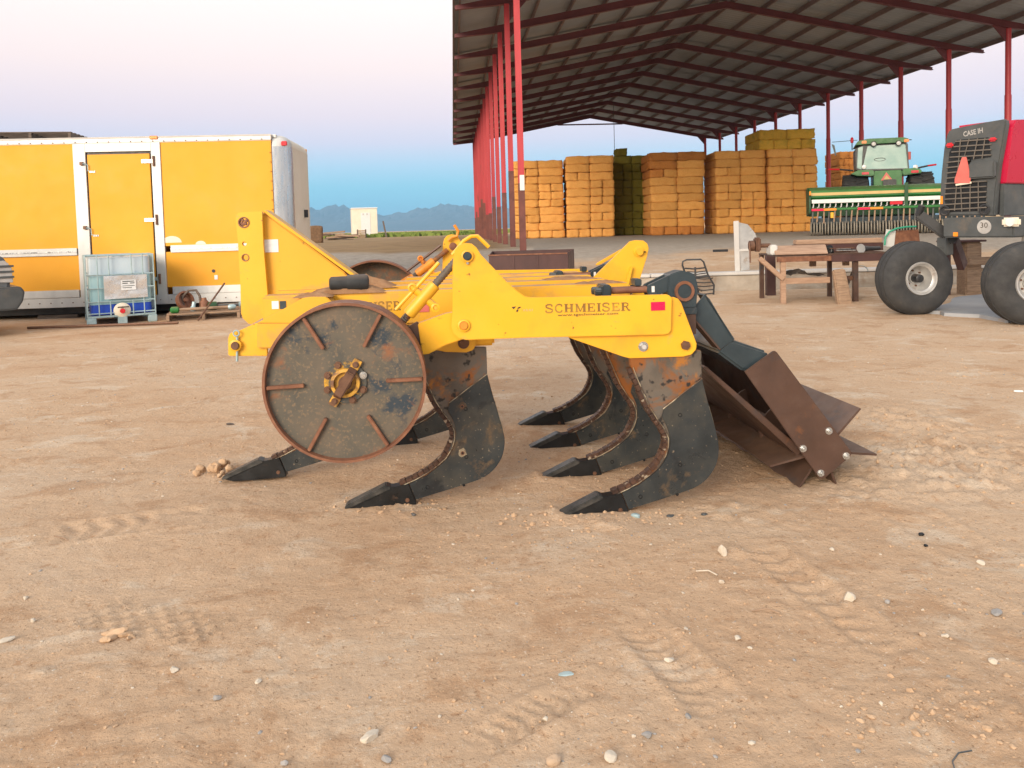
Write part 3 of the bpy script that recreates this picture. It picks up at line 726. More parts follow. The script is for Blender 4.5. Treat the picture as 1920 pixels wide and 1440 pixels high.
# clamp plate behind it, carrying the near rear shank
cp_ = ZP(2, [(905, 785), (920, 700), (1560, 560), (1600, 505), (1640, 507), (1668, 518), (1690, 548), (1796, 830), (1792, 868), (1762, 903), (1705, 918), (1335, 930), (1285, 918)], -.028)
clampo = MB().prism(cp_, -.0285, -.012)
cl = P(clampo, 'shank_clamp', 'yellow', bevel=.003)
q = ZP(2, [(1425, 848)], -.03)[0]; hexbolt((q[0], -.0285, q[1]), .017, .016, 'zinc', cl)
MB().cyl((q[0], -.044, q[1]), (q[0], -.050, q[1]), .011, n=12).build('bolt_end', Mt['concrete_top'], cl)
q = ZP(2, [(1715, 838)], -.03)[0]; hexbolt((q[0], -.0285, q[1]), .023, .018, 'bolt', cl, washer=False)
# plate pins
def pin(c, r, mat, ring=True, parent=rip, nut='weld'):
    o = P(MB().lathe((c[0], -.050, c[1]), (0, -1, 0), [(0, r * 1.55), (.014, r * 1.5), (.016, r * 1.1), (.010, r * 1.05)], 24), 'pin_boss', 'yellow', parent, 0, smooth=True)
    MB().cyl((c[0], -.030, c[1]), (c[0], -.074, c[1]), r, n=20).build('pin', Mt[mat], o, bevel=.003)
    if nut: MB().cyl((c[0], -.055, c[1] - r * 1.75), (c[0], -.066, c[1] - r * 1.75), r * .32, n=6).build('keeper_bolt', Mt['zinc'], o)
pin(ZP(2, [(207, 222)], -.06)[0], .019, 'bluesteel')
pin(ZP(2, [(183, 703)], -.06)[0], .019, 'orange', nut=None)
# reflector, lettering, logo on the plate
def on_plate(k, x, y): return ZP(k, [(x, y)], -.0525)[0]
a, b_ = on_plate(2, 1478, 541), on_plate(2, 1577, 597)
P(MB().b(a[0], b_[0], -.0545, -.0515, b_[1], a[1]), 'reflector', 'pinkred', bevel=.001)
Mt['wornprint'] = M('worn_print', [(.3, (.45, .33, .12)), (.7, (.62, .50, .28))], 10, .5, bmp=0)
GL = {   # slab-serif capitals on a unit box: strokes as polylines (width), serifs as bars
 'S': (.86, [([(.80, .72), (.78, .90), (.60, .97), (.30, .96), (.10, .84), (.12, .64), (.35, .55), (.62, .46), (.84, .35), (.82, .14), (.62, .04), (.30, .03), (.10, .12), (.07, .30)], .20)], []),
 'C': (.86, [([(.86, .70), (.80, .90), (.55, .97), (.28, .90), (.12, .66), (.12, .34), (.28, .10), (.55, .03), (.80, .10), (.88, .28)], .20)], []),
 'H': (1.0, [([(.22, 0), (.22, 1)], .24), ([(.78, 0), (.78, 1)], .24), ([(.22, .5), (.78, .5)], .12)], [(.02, .42, 0), (.58, .98, 0), (.02, .42, 1), (.58, .98, 1)]),
 'M': (1.16, [([(.17, 0), (.17, 1)], .15), ([(.85, 0), (.85, 1)], .22), ([(.18, .98), (.50, .06)], .18), ([(.82, .98), (.50, .06)], .11)], [(.02, .32, 0), (.68, 1.0, 0), (.02, .26, 1), (.76, 1.0, 1)]),
 'E': (.88, [([(.24, 0), (.24, 1)], .24), ([(.2, .06), (.92, .06)], .12), ([(.2, .94), (.88, .94)], .12), ([(.3, .5), (.66, .5)], .12), ([(.90, 0), (.90, .28)], .10), ([(.86, .72), (.86, 1)], .10), ([(.66, .36), (.66, .64)], .08)], [(.02, .3, 0), (.02, .3, 1)]),
 'I': (.50, [([(.5, 0), (.5, 1)], .46)], [(.06, .94, 0), (.06, .94, 1)]),
 'R': (1.0, [([(.22, 0), (.22, 1)], .24), ([(.22, .94), (.55, .94), (.74, .84), (.74, .64), (.55, .52), (.22, .52)], .15), ([(.52, .52), (.68, .30), (.78, .08), (.98, .06)], .19)], [(.02, .42, 0), (.02, .3, 1)]),
}
def letters(text, x0, x1, zb, zt, y0, y1, slope=0.0):
    tot = sum(GL[c][0] + .1 for c in text) - .1; sx = (x1 - x0) / tot; H_ = zt - zb
    mb = MB(); x = x0
    for n_, ch in enumerate(text):
        w, strokes, serifs = GL[ch]; yy = y0 - .00004 * n_
        def T(p): X_ = x + p[0] * w * sx; return (X_, zb + p[1] * H_ + slope * (X_ - x0))
        for si, (pts, wd) in enumerate(strokes):
            pp = [Vector(T(p)) for p in pts]; hw = wd * w * sx / 2 if len(pts) == 2 and pts[0][0] == pts[1][0] else wd * H_ * .48
            if len(pts) == 2 and pts[0][1] == pts[1][1]: hw = wd * H_ / 2
            l_, r_ = [], []
            for i in range(len(pp)):
                t = (pp[min(i + 1, len(pp) - 1)] - pp[max(i - 1, 0)]).normalized(); nn = Vector((-t.y, t.x)) * hw
                l_.append(pp[i] + nn); r_.append(pp[i] - nn)
            d_ = .00012 * (si + 1); vs_ = []
            for p in l_ + r_: vs_.append((p.x, yy - d_, p.y))
            m_ = len(pp); mb.add(vs_, [(i, i + 1, m_ + i + 1, m_ + i) for i in range(m_ - 1)])
        for si, (a, b_, e) in enumerate(serifs):
            p, q = T((a, 0)), T((b_, 0)); h = H_ * .085; z0 = (p[1] if e == 0 else p[1] + H_ - h)
            d_ = .0012 + .0001 * si
            mb.add([(p[0], yy - d_, z0), (q[0], yy - d_, z0), (q[0], yy - d_, z0 + h), (p[0], yy - d_, z0 + h)], [(0, 1, 2, 3)])
        x += (w + .1) * sx
    return mb
a = on_plate(2, 748, 616); b_ = on_plate(2, 1336, 543)
a2 = on_plate(2, 1336, 600)
letters('SCHMEISER', a[0], b_[0], a[1], on_plate(2, 748, 557)[1], -.0524, 0, (a2[1] - a[1]) / (b_[0] - a[0])).build('lettering', Mt['ink'], rip)
def text_mesh(s, name, mat, parent, origin, width, ax, up, offset=0.0, height=None, extrude=0.0):
    cu = bpy.data.curves.new(name, 'FONT'); cu.body = s; cu.resolution_u = 2; cu.offset = offset
    to = bpy.data.objects.new('tmp_text', cu); COL.objects.link(to)
    dg = bpy.context.evaluated_depsgraph_get(); me = bpy.data.meshes.new_from_object(to.evaluated_get(dg)); bpy.data.objects.remove(to)
    co = np.array([v.co[:] for v in me.vertices]); mn, mx = co.min(0), co.max(0); k = width / (mx[0] - mn[0]); kh = k if height is None else height / (mx[1] - mn[1])
    ax, up, og = Vector(ax), Vector(up), Vector(origin)
    for v in me.vertices: v.co = og + ax * ((v.co.x - mn[0]) * k) + up * ((v.co.y - mn[1]) * kh)
    me.materials.append(mat); me.name = name
    return link(name, me, parent)
a, b_ = on_plate(2, 832, 645), on_plate(2, 1252, 632); top = on_plate(2, 832, 622)
axv = Vector((b_[0] - a[0], 0, b_[1] - a[1])); wlen = axv.length; axv.normalize()
text_mesh('www.tgschmeiser.com', 'web_address', Mt['ink2'], rip, (a[0], -.0528, a[1]), wlen, axv, (-axv.z, 0, axv.x), offset=.012, height=top[1] - a[1])
# flag-like logo: two slanted dark swooshes with a short faded word
for (pts) in ([(515, 574), (545, 570), (540, 578), (527, 590), (519, 582)], [(545, 602), (552, 592), (562, 590), (560, 602), (552, 612)]):
    MB().add([(p[0], -.0530, p[1]) for p in ZP(2, pts, -.053)], [tuple(range(len(pts)))]).build('logo_mark', Mt['ink2'], rip)
MB().add([(p[0], -.0531, p[1]) for p in ZP(2, [(553, 582), (566, 573), (580, 573), (572, 583), (556, 588)], -.053)], [(0, 1, 2, 3, 4)]).build('logo_mark', Mt['ink2'], rip)
wr_ = MB()                                         # worn, no longer readable strokes beside the mark
for i_, x_ in enumerate((586, 596, 606, 615, 625, 634, 645, 655)):
    a, b_ = on_plate(2, x_, 604), on_plate(2, x_ + (4 if i_ % 2 else -3), 586 + (i_ * 5) % 7)
    wr_.bar((a[0], -.0527, a[1]), (b_[0], -.0527, b_[1]), .0005, .0028)
wr_.build('worn_print', Mt['wornprint'], rip)
# rod handle hooked over the plate's top lug
h_ = ZP(7, [(650, 350), (780, 190), (860, 140), (930, 135), (1010, 210), (1060, 260)], .03)
P(MB().tube([(p[0], .03, p[1]) for p in h_], .010, 8), 'lock_rod', 'yellow', bevel=0, smooth=True)
# --- frame beams
def beam(name, u0, u1, v0, v1, z0, z1, mat='yellow_dusty', parent=rip, bevel=.012): return P(MB().b(u0, u1, v0, v1, z0, z1), name, mat, parent, bevel)
bm1 = beam('frame_beam', -1.60, .34, .42, .56, .905, 1.085)
for v in (.80, 1.18, 1.56): beam('frame_beam', -1.2 if v < 1.5 else -.9, .30, v, v + .14, .935, 1.085)
beam('cross_tube', -.60, -.42, .27, 1.80, .80, .90, 'yellow_chip')
beam('cross_tube', .14, .30, .02, 1.80, .86, .932, 'yellow')
beam('cross_tube', -1.52, -1.36, .30, 1.45, .80, .902, 'yellow_dusty')
# front shank clamp under the plate's forward end
fc = ZP(2, [(-20, 870), (60, 886), (200, 889), (248, 872), (267, 835), (267, 740), (60, 740), (-20, 780)], .24)
fcl = P(MB().prism(fc, .235, .255), 'shank_clamp', 'yellow')
q = ZP(2, [(182, 825)], .23)[0]; hexbolt((q[0], .235, q[1]), .02, .02, 'bolt', fcl)
# stencilled name and orange reflector on the dusty beam
a, b_ = ZP(1, [(930, 755)], .418)[0], ZP(1, [(1225, 755)], .418)[0]
letters('SCHMEISER', a[0] - .13, b_[0], a[1] + .0, a[1] + .048, .4195, 0).build('lettering', Mt['ink'], bm1)
a, b_ = ZP(1, [(1345, 705)], .418)[0], ZP(1, [(1420, 755)], .418)[0]
MB().b(a[0], b_[0], .416, .421, b_[1], a[1]).build('reflector', Mt['salmon'], bm1)
for (x0, x1, mt) in ((330, 380, 'paper'), (385, 430, 'bluesteel')):
    a, b_ = ZP(1, [(x0, 682)], .418)[0], ZP(1, [(x1, 735)], .418)[0]
    MB().b(a[0], b_[0], .4165, .421, b_[1], a[1]).build('decal', Mt[mt], bm1)
# --- mast
mv = .80
mast_poly = ZP(1, [(80, 110), (84, 88), (98, 72), (125, 66), (262, 60), (272, 300), (300, 620), (300, 780), (190, 842), (168, 836), (130, 800), (118, 765), (113, 560), (95, 250)], mv)
mast = MB()
# plate with real holes: bmesh boolean-free, built as ring strips round each hole
def plate_with_holes(poly, holes, y0, y1):
    cu = bpy.data.curves.new('tmp', 'CURVE'); cu.dimensions = '2D'; cu.fill_mode = 'BOTH'; cu.extrude = (y1 - y0) / 2
    for pts in [poly] + [[(c[0] + math.cos(t) * r, c[1] + math.sin(t) * r) for t in np.linspace(0, 2 * math.pi, 20, endpoint=False)] for c, r in holes]:
        sp = cu.splines.new('POLY'); sp.points.add(len(pts) - 1); sp.use_cyclic_u = True
        for p, (x, z) in zip(sp.points, pts): p.co = (x, z, 0, 1)
    to = bpy.data.objects.new('tmp', cu); COL.objects.link(to)
    me = bpy.data.meshes.new_from_object(to.evaluated_get(bpy.context.evaluated_depsgraph_get())); bpy.data.objects.remove(to)
    for v in me.vertices: v.co = Vector((v.co.x, (y0 + y1) / 2 - v.co.z, v.co.y))
    return me
mh = ZP(1, [(137, 137), (141, 284), (148, 380)], mv)
me_ = plate_with_holes(mast_poly, [(mh[0], .026), (mh[1], .0125), (mh[2], .0165)], mv, mv + .035)
me_.materials.append(Mt['yellow']); mast_o = link('mast', me_, rip)
MB().lathe((mh[0][0], mv + .004, mh[0][1]), (0, 1, 0), [(0, .031), (-.008, .031), (-.008, .024), (.03, .024)], 20, caps=False).build('pin_bush', Mt['rust'], mast_o, smooth=True)
rr = random.Random(4)
cl_ = MB()
for i in range(9): cl_.lathe((mh[0][0] + rr.uniform(-.014, .014), mv + .004, mh[0][1] + rr.uniform(-.014, .014)), (0, 1, 0), [(-.004, .002), (-.003, .008), (.01, .009)], 8)
cl_.build('packed_dirt', Mt['rust'], mast_o)
MB().lathe((mh[2][0], mv + .003, mh[2][1]), (0, 1, 0), [(0, .0215), (-.006, .021), (-.006, .017), (.02, .0165)], 18, caps=False).build('pin_bush', Mt['rust'], mast_o, smooth=True)
gp = ZP(1, [(268, 66), (292, 78), (830, 478), (900, 560), (700, 640), (285, 640)], mv + .045)
P(MB().prism(gp, mv + .045, mv + .13), 'mast_gusset', 'yellow_dusty', mast_o, .006)
g0, g1 = ZP(1, [(262, 62)], mv + .02)[0], ZP(1, [(860, 490)], mv + .02)[0]
P(MB().bar((g0[0] + .01, mv + .11, g0[1] + .005), (g1[0] + .06, mv + .11, g1[1] - .038), .17, .016), 'sloping_flange', 'yellow', mast_o, .003)
a, b_ = ZP(1, [(272, 256)], mv + .043)[0], ZP(1, [(378, 342)], mv + .043)[0]
MB().b(a[0], b_[0], mv + .0425, mv + .047, b_[1], a[1]).build('paper_label', Mt['paper'], mast_o)
P(MB().b(-1.60, -1.15, mv, mv + .16, .90, 1.082), 'mast_foot', 'yellow_dusty', mast_o, .006)
# lower hitch arm
lv = .29
lug = P(MB().prism(ZP(1, [(28, 940), (40, 905), (120, 880), (216, 835), (300, 835), (300, 1062), (36, 1062), (28, 1050)], lv), lv, lv + .025), 'hitch_lug', 'yellow', bevel=.003)
c = ZP(1, [(85, 985)], lv)[0]
P(MB().lathe((c[0], lv + .002, c[1]), (0, -1, 0), [(0, .029), (.025, .029), (.027, .020), (.018, .019)], 20), 'pin_boss', 'yellow', lug, 0, smooth=True)
P(MB().cyl((c[0], lv + .01, c[1]), (c[0], lv - .036, c[1]), .019, n=18), 'hitch_pin', 'bolt', lug, .002)
t = ZP(1, [(85, 905)], lv - .02)[0]; b2 = ZP(1, [(88, 1100)], lv - .02)[0]
P(MB().tube([(t[0] + math.cos(q) * .014, lv - .02, t[1] + math.sin(q) * .014) for q in np.linspace(0, 2 * math.pi, 17)[:-1]], .004, 6, closed=True).cyl((t[0] + .002, lv - .012, t[1] - .02), (b2[0], lv - .012, b2[1]), .006, n=8), 'linch_pin', 'cagesteel', lug, 0, smooth=True)
lb = ZP(1, [(222, 842), (640, 842), (640, 1010), (226, 1012)], lv - .03)
P(MB().prism(lb, lv - .02, lv + .14), 'hitch_arm', 'yellow_dusty', bevel=.006)
br = ZP(1, [(224, 836), (400, 742), (545, 660), (600, 652), (710, 652), (760, 700), (600, 838)], lv + .0)
P(MB().prism(br, lv - .005, lv + .13), 'hitch_brace', 'yellow_dusty', bevel=.005)
# drifted dust lying on the beams
def mound(name, cu_, cv_, z, ru, rv, h, seed):
    vs_, fs_ = [], []; n1, n2 = 22, 8
    for i in range(n1 + 1):
        for j in range(n2 + 1):
            a, b__ = i / n1 * 2 - 1, j / n2 * 2 - 1
            k = max(0, 1 - a * a) * max(0, 1 - b__ ** 2)
            nz = float(fbm(np.array(a * 3 + seed), np.array(b__ * 2), 3))
            vs_.append((cu_ + a * ru, cv_ + b__ * rv, z - .004 + h * k ** .8 * (.8 + .7 * nz)))
    for i in range(n1):
        for j in range(n2): o = i * (n2 + 1) + j; fs_.append((o, o + n2 + 1, o + n2 + 2, o + 1))
    MB().add(vs_, fs_).build(name, Mt['dirt'], rip, smooth=True)
mound('dust_heap', -1.17, .485, 1.086, .20, .066, .055, 1)
mound('dust_heap', -1.33, .355, 1.083, .10, .06, .022, 5)
mound('dust_heap', -1.12, .88, 1.082, .2, .08, .07, 7)
mound('dust_heap', .10, .92, 1.088, .16, .10, .02, 9)
mound('dust_heap', .18, .49, 1.086, .14, .06, .02, 3)
# document canister and its black cap
cz = ZP(1, [(860, 545)], .40)[0]
c0, c1, c2 = ZP(1, [(720, 540)], .40)[0][0], ZP(1, [(850, 540)], .40)[0][0], ZP(1, [(1000, 545)], .40)[0][0]
can = P(MB().lathe((c0, .46, 1.135), (1, 0, 0), [(0, .026), (.008, .036), (c1 - c0, .037)], 22), 'canister', 'blackrubber', bevel=0, smooth=True)
P(MB().lathe((c1 - .002, .46, 1.136), (1, 0, 0), [(0, .043), (c2 - c1 - .02, .044), (c2 - c1 - .004, .036), (c2 - c1, .02)], 22), 'canister_cap', 'blackrubber', can, 0, smooth=True)
P(MB().b(c1 + .01, c2 - .01, .435, .485, 1.086, 1.11), 'canister_foot', 'blackrubber', can, .003)
# --- gauge wheels
def gauge_wheel(cu_, cz_, v_out, width, R, out=-1, full=True):
    y0 = v_out; y1 = v_out - out * width
    w = MB().lathe((cu_, y0, cz_), (0, -out, 0), [(0, R - .012), (0, R), (width, R), (width, R - .012), (width * .98, R - .014), (.008, R - .014), (.004, R - .012)], 72)
    # remove caps: open band
    w.f = [f for f in w.f if len(f) == 4]
    o = P(w, 'gauge_wheel', 'rust', rip, 0, smooth=True)
    yd = y0 - out * .030
    P(MB().cyl((cu_, yd, cz_), (cu_, yd - out * .010, cz_), R - .013, n=72), 'wheel_disc', 'disc', o, 0, smooth=True)
    for k in range(6):
        a = math.radians(60 * k) + (.02 if k % 2 else 0)
        d = Vector((math.cos(a), 0, math.sin(a))); c = Vector((cu_, yd + out * .0125, cz_))
        P(MB().bar(c + d * (R * .50), c + d * (R - .016), .024, .016, up=(-math.sin(a), 0, math.cos(a))), 'rib', 'rust', o, .003)
        P(MB().bar(c + d * (R * .53) + Vector((0, -out * .009, 0)), c + d * (R - .03) + Vector((0, -out * .009, 0)), .006, .019, up=(-math.sin(a), 0, math.cos(a))), 'weld_seam', 'disc', o, .002)
    return o, yd
WU, WZ, WR_ = -1.131, .733, .358
wv = -.20
gw, yd = gauge_wheel(WU, WZ, wv, .17, WR_)
hub = P(MB().cyl((WU, yd + .002, WZ), (WU, yd - .010, WZ), .094, n=32), 'hub_flange', 'hubmix', gw, .002)
P(MB().lathe((WU, yd - .009, WZ), (0, -1, 0), [(0, .066), (.022, .064), (.024, .050), (.004, .046), (.003, .0)], 32), 'hub_ring', 'hubyellow', gw, 0, smooth=True)
P(MB().cyl((WU, yd - .011, WZ), (WU, yd - .030, WZ), .030, n=18), 'axle_end', 'bolt', gw, .004)
sa = math.radians(58); d = Vector((math.cos(sa), 0, math.sin(sa))); sd_ = Vector((-math.sin(sa), 0, math.cos(sa)))
c = Vector((WU, yd - .030, WZ))
P(MB().bar(c - d * .058 + Vector((0, -.022, 0)), c + d * .058 + Vector((0, -.022, 0)), .03, .042, up=sd_), 'hub_strap', 'bolt', gw, .006)
for s in (-1, 1):
    e = Vector((WU, yd - .016, WZ)) + d * s * .093
    P(MB().bar(e - d * .024, e + d * .024, .012, .040, up=sd_), 'strap_foot', 'hubyellow', gw, .003)
    P(MB().bar(e - d * s * .02 + Vector((0, -.004, 0)), c + d * s * .05 + Vector((0, -.02, 0)), .012, .038, up=sd_), 'strap_riser', 'bolt', gw, .003)
    hexbolt((e.x, yd - .022, e.z), .010, .012, 'bolt', gw)
for k in range(8):
    a = math.radians(20 + 45 * k)
    if min(abs((math.degrees(a) - x + 180) % 360 - 180) for x in (58, 238)) < 20: continue
    hexbolt((WU + math.cos(a) * .084, yd - .010, WZ + math.sin(a) * .084), .0115, .012, 'zinc' if k == 0 else 'bolt', gw)
gauge_wheel(-1.12, .84, 2.05, .17, .358, out=1)
# wheel arm: from the plate's lower pin forward to the axle behind the wheel
def wheel_arm(v0, v1, dz=0.0):
    ap_ = ZP(2, [(-135, 690), (60, 620), (190, 600), (230, 640), (235, 740), (200, 790), (60, 838), (-60, 900), (-105, 905)], -.02) if v0 < .5 else None
    if ap_ is None: ap_ = [(p[0], p[1] + dz) for p in ZP(2, [(-135, 690), (60, 620), (190, 600), (230, 640), (235, 740), (200, 790), (60, 838), (-60, 900), (-105, 905)], -.02)]
    a = P(MB().prism(ap_, v0, v1), 'wheel_arm', 'yellow_chip', bevel=.004)
    P(MB().prism([(WU - .05, WZ + dz - .04), (WU + .02, WZ + dz - .06), (ap_[-1][0] + .02, ap_[-1][1]), (ap_[0][0], ap_[0][1] + .01), (WU - .02, WZ + dz + .06)], v0 + .012, v1 - .012), 'arm_fork', 'brownsteel', a, .004)
    P(MB().cyl((WU, v0 - .03 if v0 < 1 else v0 - .01, WZ + dz), (WU, v1 + .01 if v0 < 1 else v1 + .1, WZ + dz), .03, n=16), 'axle', 'bolt', a, 0, smooth=True)
wheel_arm(-.022, .030)
wheel_arm(1.80, 1.85, .10)
# far side plate with its lug
fp = [(p[0], p[1] + .03) for p in pl]
P(MB().prism(fp, 1.86, 1.885), 'side_plate', 'yellow', bevel=.003)
q = ZP(2, [(108, 155)], 1.86)[0]
P(MB().lathe((q[0], 1.861, q[1]), (0, -1, 0), [(0, .028), (.012, .027), (.014, .018), (.02, .017), (.021, 0)], 18), 'pin_boss', 'rust', bevel=0, smooth=True)
# screw jacks (turnbuckles)
def jack(v, mat, p_lo, p_hi, far=False):
    a, b_ = Vector((p_lo[0], v, p_lo[1])), Vector((p_hi[0], v, p_hi[1])); d = (b_ - a).normalized(); Ln = (b_ - a).length
    pr = Vector((-d.z, 0, d.x))
    j = P(MB().cyl(a + d * Ln * .16, a + d * Ln * .68, .030, n=20), 'screw_jack', mat, rip, .004)
    for (s0, s1) in ((-.10, .17), (.66, 1.10)):
        n_ = 10; rod = MB()
        for i in range(n_):
            t0 = s0 + (s1 - s0) * i / n_; t1 = s0 + (s1 - s0) * (i + 1) / n_
            rod.cyl(a + d * Ln * t0, a + d * Ln * (t0 + t1) / 2, .0165, .0195, n=12).cyl(a + d * Ln * (t0 + t1) / 2, a + d * Ln * t1, .0195, .0165, n=12)
        P(rod, 'threaded_rod', 'shank', j, 0, smooth=True)
    m = a + d * Ln * .46
    cr_ = MB().cyl(m + pr * .085, m - pr * .085, .0185, n=14)
    P(cr_, 'jack_handle', mat, j, .003)
    for s in (-1, 1):
        P(MB().lathe(m + pr * s * .072 + Vector((0, -.004, 0)), (0, -1, 0), [(-.016, .02), (.016, .021), (.018, .012), (.006, .010), (.006, 0)], 16), 'handle_eye', mat, j, 0, smooth=True)
    P(MB().cyl(m + d * .17 + pr * .055 + Vector((0, -.01, 0)), m - d * .13 + pr * .06 + Vector((0, -.01, 0)), .010, n=10), 'lock_bar', mat if not far else 'brownsteel', j, .002)
    P(MB().lathe(a + d * Ln * .02, d, [(0, .030), (.014, .030)], 6), 'jam_nut', mat, j)
    e = a - d * Ln * .14
    P(MB().prism([(e.x - .05, e.z + .01), (e.x + .03, e.z + .055), (e.x + .07, e.z - .01), (e.x - .01, e.z - .06)], v - .02, v + .02), 'jack_foot', mat, j, .004)
    P(MB().bar(e, (WU + .28, v, WZ + (.10 if far else 0) + .10), .03, .045), 'jack_link', 'brownsteel', j, .003)
tb = ZP(7, [(60, 1130), (640, 470)], -.02)
jack(-.012, 'yellow', tb[0], tb[1])
ft = ZP(7, [(190, 610), (560, 320)], 1.83)
jack(1.83, 'orange', ft[0], ft[1], True)
P(MB().tube([(p[0], 1.83, p[1]) for p in ZP(7, [(600, 190), (640, 150), (700, 135), (715, 80), (670, 10)], 1.83)], .011, 8), 'jack_crank', 'orange', bevel=0, smooth=True)
# --- shanks
sv = -.024
def S(pts): return ZP(5, pts, sv)
def chaikin(pts, n=2):
    for _ in range(n):
        out = [pts[0]]
        for i in range(len(pts) - 1):
            (ax, ay), (bx, by) = pts[i], pts[i + 1]
            out += [(ax * .75 + bx * .25, ay * .75 + by * .25), (ax * .25 + bx * .75, ay * .25 + by * .75)]
        pts = out + [pts[-1]]
    return pts
lead = [(1405, 150), (1410, 235), (1442, 320), (1490, 430), (1540, 500), (1575, 545), (1583, 600), (1568, 655), (1530, 718), (1440, 792), (1360, 840)]
lead = chaikin(lead)
trail = [(1372, 905)] + chaikin([(1400, 925), (1640, 848), (1755, 806), (1822, 726), (1842, 640), (1832, 565), (1790, 420), (1757, 285)]) + [(1755, 150)]
sh_mb = MB().prism(S(lead + trail), -.016, .016)
shank = P(sh_mb, 'shank', 'shank', rip, .003)
wp = S([(1570, 430)] + chaikin([(1755, 287), (1788, 420), (1830, 565), (1840, 640), (1820, 724), (1753, 804), (1640, 846), (1398, 922)]) + [(1366, 842)] + chaikin([(1448, 802), (1545, 728), (1586, 668), (1602, 600), (1594, 536), (1560, 470)]))
P(MB().prism(wp, -.026, -.0155), 'wear_plate', 'wear', shank, .002)
P(MB().prism(wp, .0155, .026), 'wear_plate', 'wear', shank, .002)
# weld line along the plate's top edge and trailing edge
wl_ = S([(1566, 432), (1610, 398), (1660, 358), (1710, 320), (1757, 284)])
P(MB().tube([(p[0], -.025, p[1]) for p in wl_], .0026, 6), 'weld_bead', 'weld', shank, 0, smooth=True)
wt_ = S(chaikin([(1790, 420), (1812, 500), (1832, 575), (1836, 640), (1812, 722), (1745, 800), (1690, 826)]))
P(MB().tube([(p[0], -.017, p[1]) for p in wt_], .002, 6), 'weld_bead', 'weld', shank, 0, smooth=True)
# hard-faced strips along the leading edge, each its own short segment
lp = [Vector((p[0], p[1])) for p in S([(1408, 232), (1428, 285), (1455, 345), (1490, 425), (1528, 485), (1562, 530), (1580, 575), (1580, 615), (1566, 660), (1535, 712), (1490, 752), (1440, 788), (1385, 820), (1320, 850)])]
fine = []
for i in range(len(lp) - 1):
    for t in (0, .5): fine.append(lp[i].lerp(lp[i + 1], t))
fine.append(lp[-1]); rs_ = random.Random(2)
for i in range(0, len(fine) - 1):
    a, b_ = fine[i], fine[i + 1]; t = (b_ - a).normalized(); nn = Vector((-t.y, t.x))
    if nn.x > 0: nn = -nn
    j = rs_.uniform(-.002, .003); a2, b2 = a + nn * (.004 + j) + t * .0012, b_ + nn * (.004 + j) - t * .0012
    P(MB().bar((a2.x, 0, a2.y), (b2.x, 0, b2.y), .046, .020, up=(nn.x, 0, nn.y)), 'wear_strip', 'strip', shank, .002)
P(MB().tube([(p.x, -.024, p.y) for p in [lp[0] + Vector((.012, 0))] + [q + Vector((.013, -.002)) for q in lp[1:]]], .0022, 6), 'weld_bead', 'weld', shank, 0, smooth=True)
# point: black casting with scuffed cap
pt = S([(1050, 962), (1062, 945), (1260, 858), (1285, 858), (1362, 842), (1396, 928), (1398, 948), (1245, 966), (1110, 976)])
P(MB().prism(pt, -.032, .032), 'point', 'point', shank, .003)
tc_ = S([(1044, 968), (1054, 950), (1250, 848), (1276, 858), (1272, 870), (1075, 964)])
P(MB().prism(tc_, -.036, .036), 'point_cap', 'point_top', shank, .004)
q = S([(1356, 922)])[0]; hexbolt((q[0], -.032, q[1]), .0075, .006, 'bolt', shank, 'point_pin')
for (x, y) in ((1648, 462), (1648, 705), (1455, 860)):
    q = S([(x, y)])[0]
    P(MB().lathe((q[0], -.0255, q[1]), (0, -1, 0), [(0, .011), (.002, .0105), (.002, .007), (-.0, .006)], 12), 'plug_bolt', 'point', shank, 0, smooth=True)
q = S([(1634, 848)])[0]; P(MB().cyl((q[0], -.028, q[1]), (q[0], .0, q[1]), .008, n=10), 'plug_bolt', 'point', shank, .001)
kids = [o for o in bpy.data.objects if o.parent == shank]
rear_v = [0, .575, 1.15, 1.72]
for v in rear_v[1:]:
    c = copy_tree(shank, rip, kids); c.location = (0.0, v, 0)
    # its clamp on the rear cross tube
    P(MB().prism([(p[0], p[1]) for p in cp_], v - .034, v - .020), 'shank_clamp', 'yellow', bevel=.003)
for (du, v, dz) in ((-1.035, .285, .02), (-1.035, 1.435, .02), (-1.78, .86, .03)):
    c = copy_tree(shank, rip, kids); c.location = (du, v, dz)
    if v > .5: P(MB().b(du + .28, du + .52, v - .03, v - .018, .70, .92), 'shank_clamp', 'yellow', bevel=.004)
# torch-burnt holes on the forward near shank
fs = [o for o in bpy.data.objects if o.parent == rip and o.name.startswith('shank.') and abs(o.location.y - .285) < .01][0]
for (x, y) in ((588, 420), (590, 647)):
    q = ZP(5, [(x, y)], .26)[0]; q = (q[0] - fs.location.x, q[1] - fs.location.z)
    bl = MB(); ring = []
    rr = random.Random(x + y)
    n_ = 14; vs_ = [(q[0] + math.cos(2 * math.pi * i / n_) * .026 * rr.uniform(.6, 1.25), -.0272, q[1] + math.sin(2 * math.pi * i / n_) * .024 * rr.uniform(.6, 1.2)) for i in range(n_)]
    MB().add(vs_, [tuple(range(n_))]).build('burn_mark', Mt['weld'], fs)
    MB().cyl((q[0], -.0271, q[1]), (q[0], -.029, q[1]), .010, n=14).build('burnt_hole', Mt['rust'], fs)
    MB().cyl((q[0], -.0285, q[1]), (q[0], -.0295, q[1]), .006, n=10).build('burnt_hole', Mt['point'], fs)
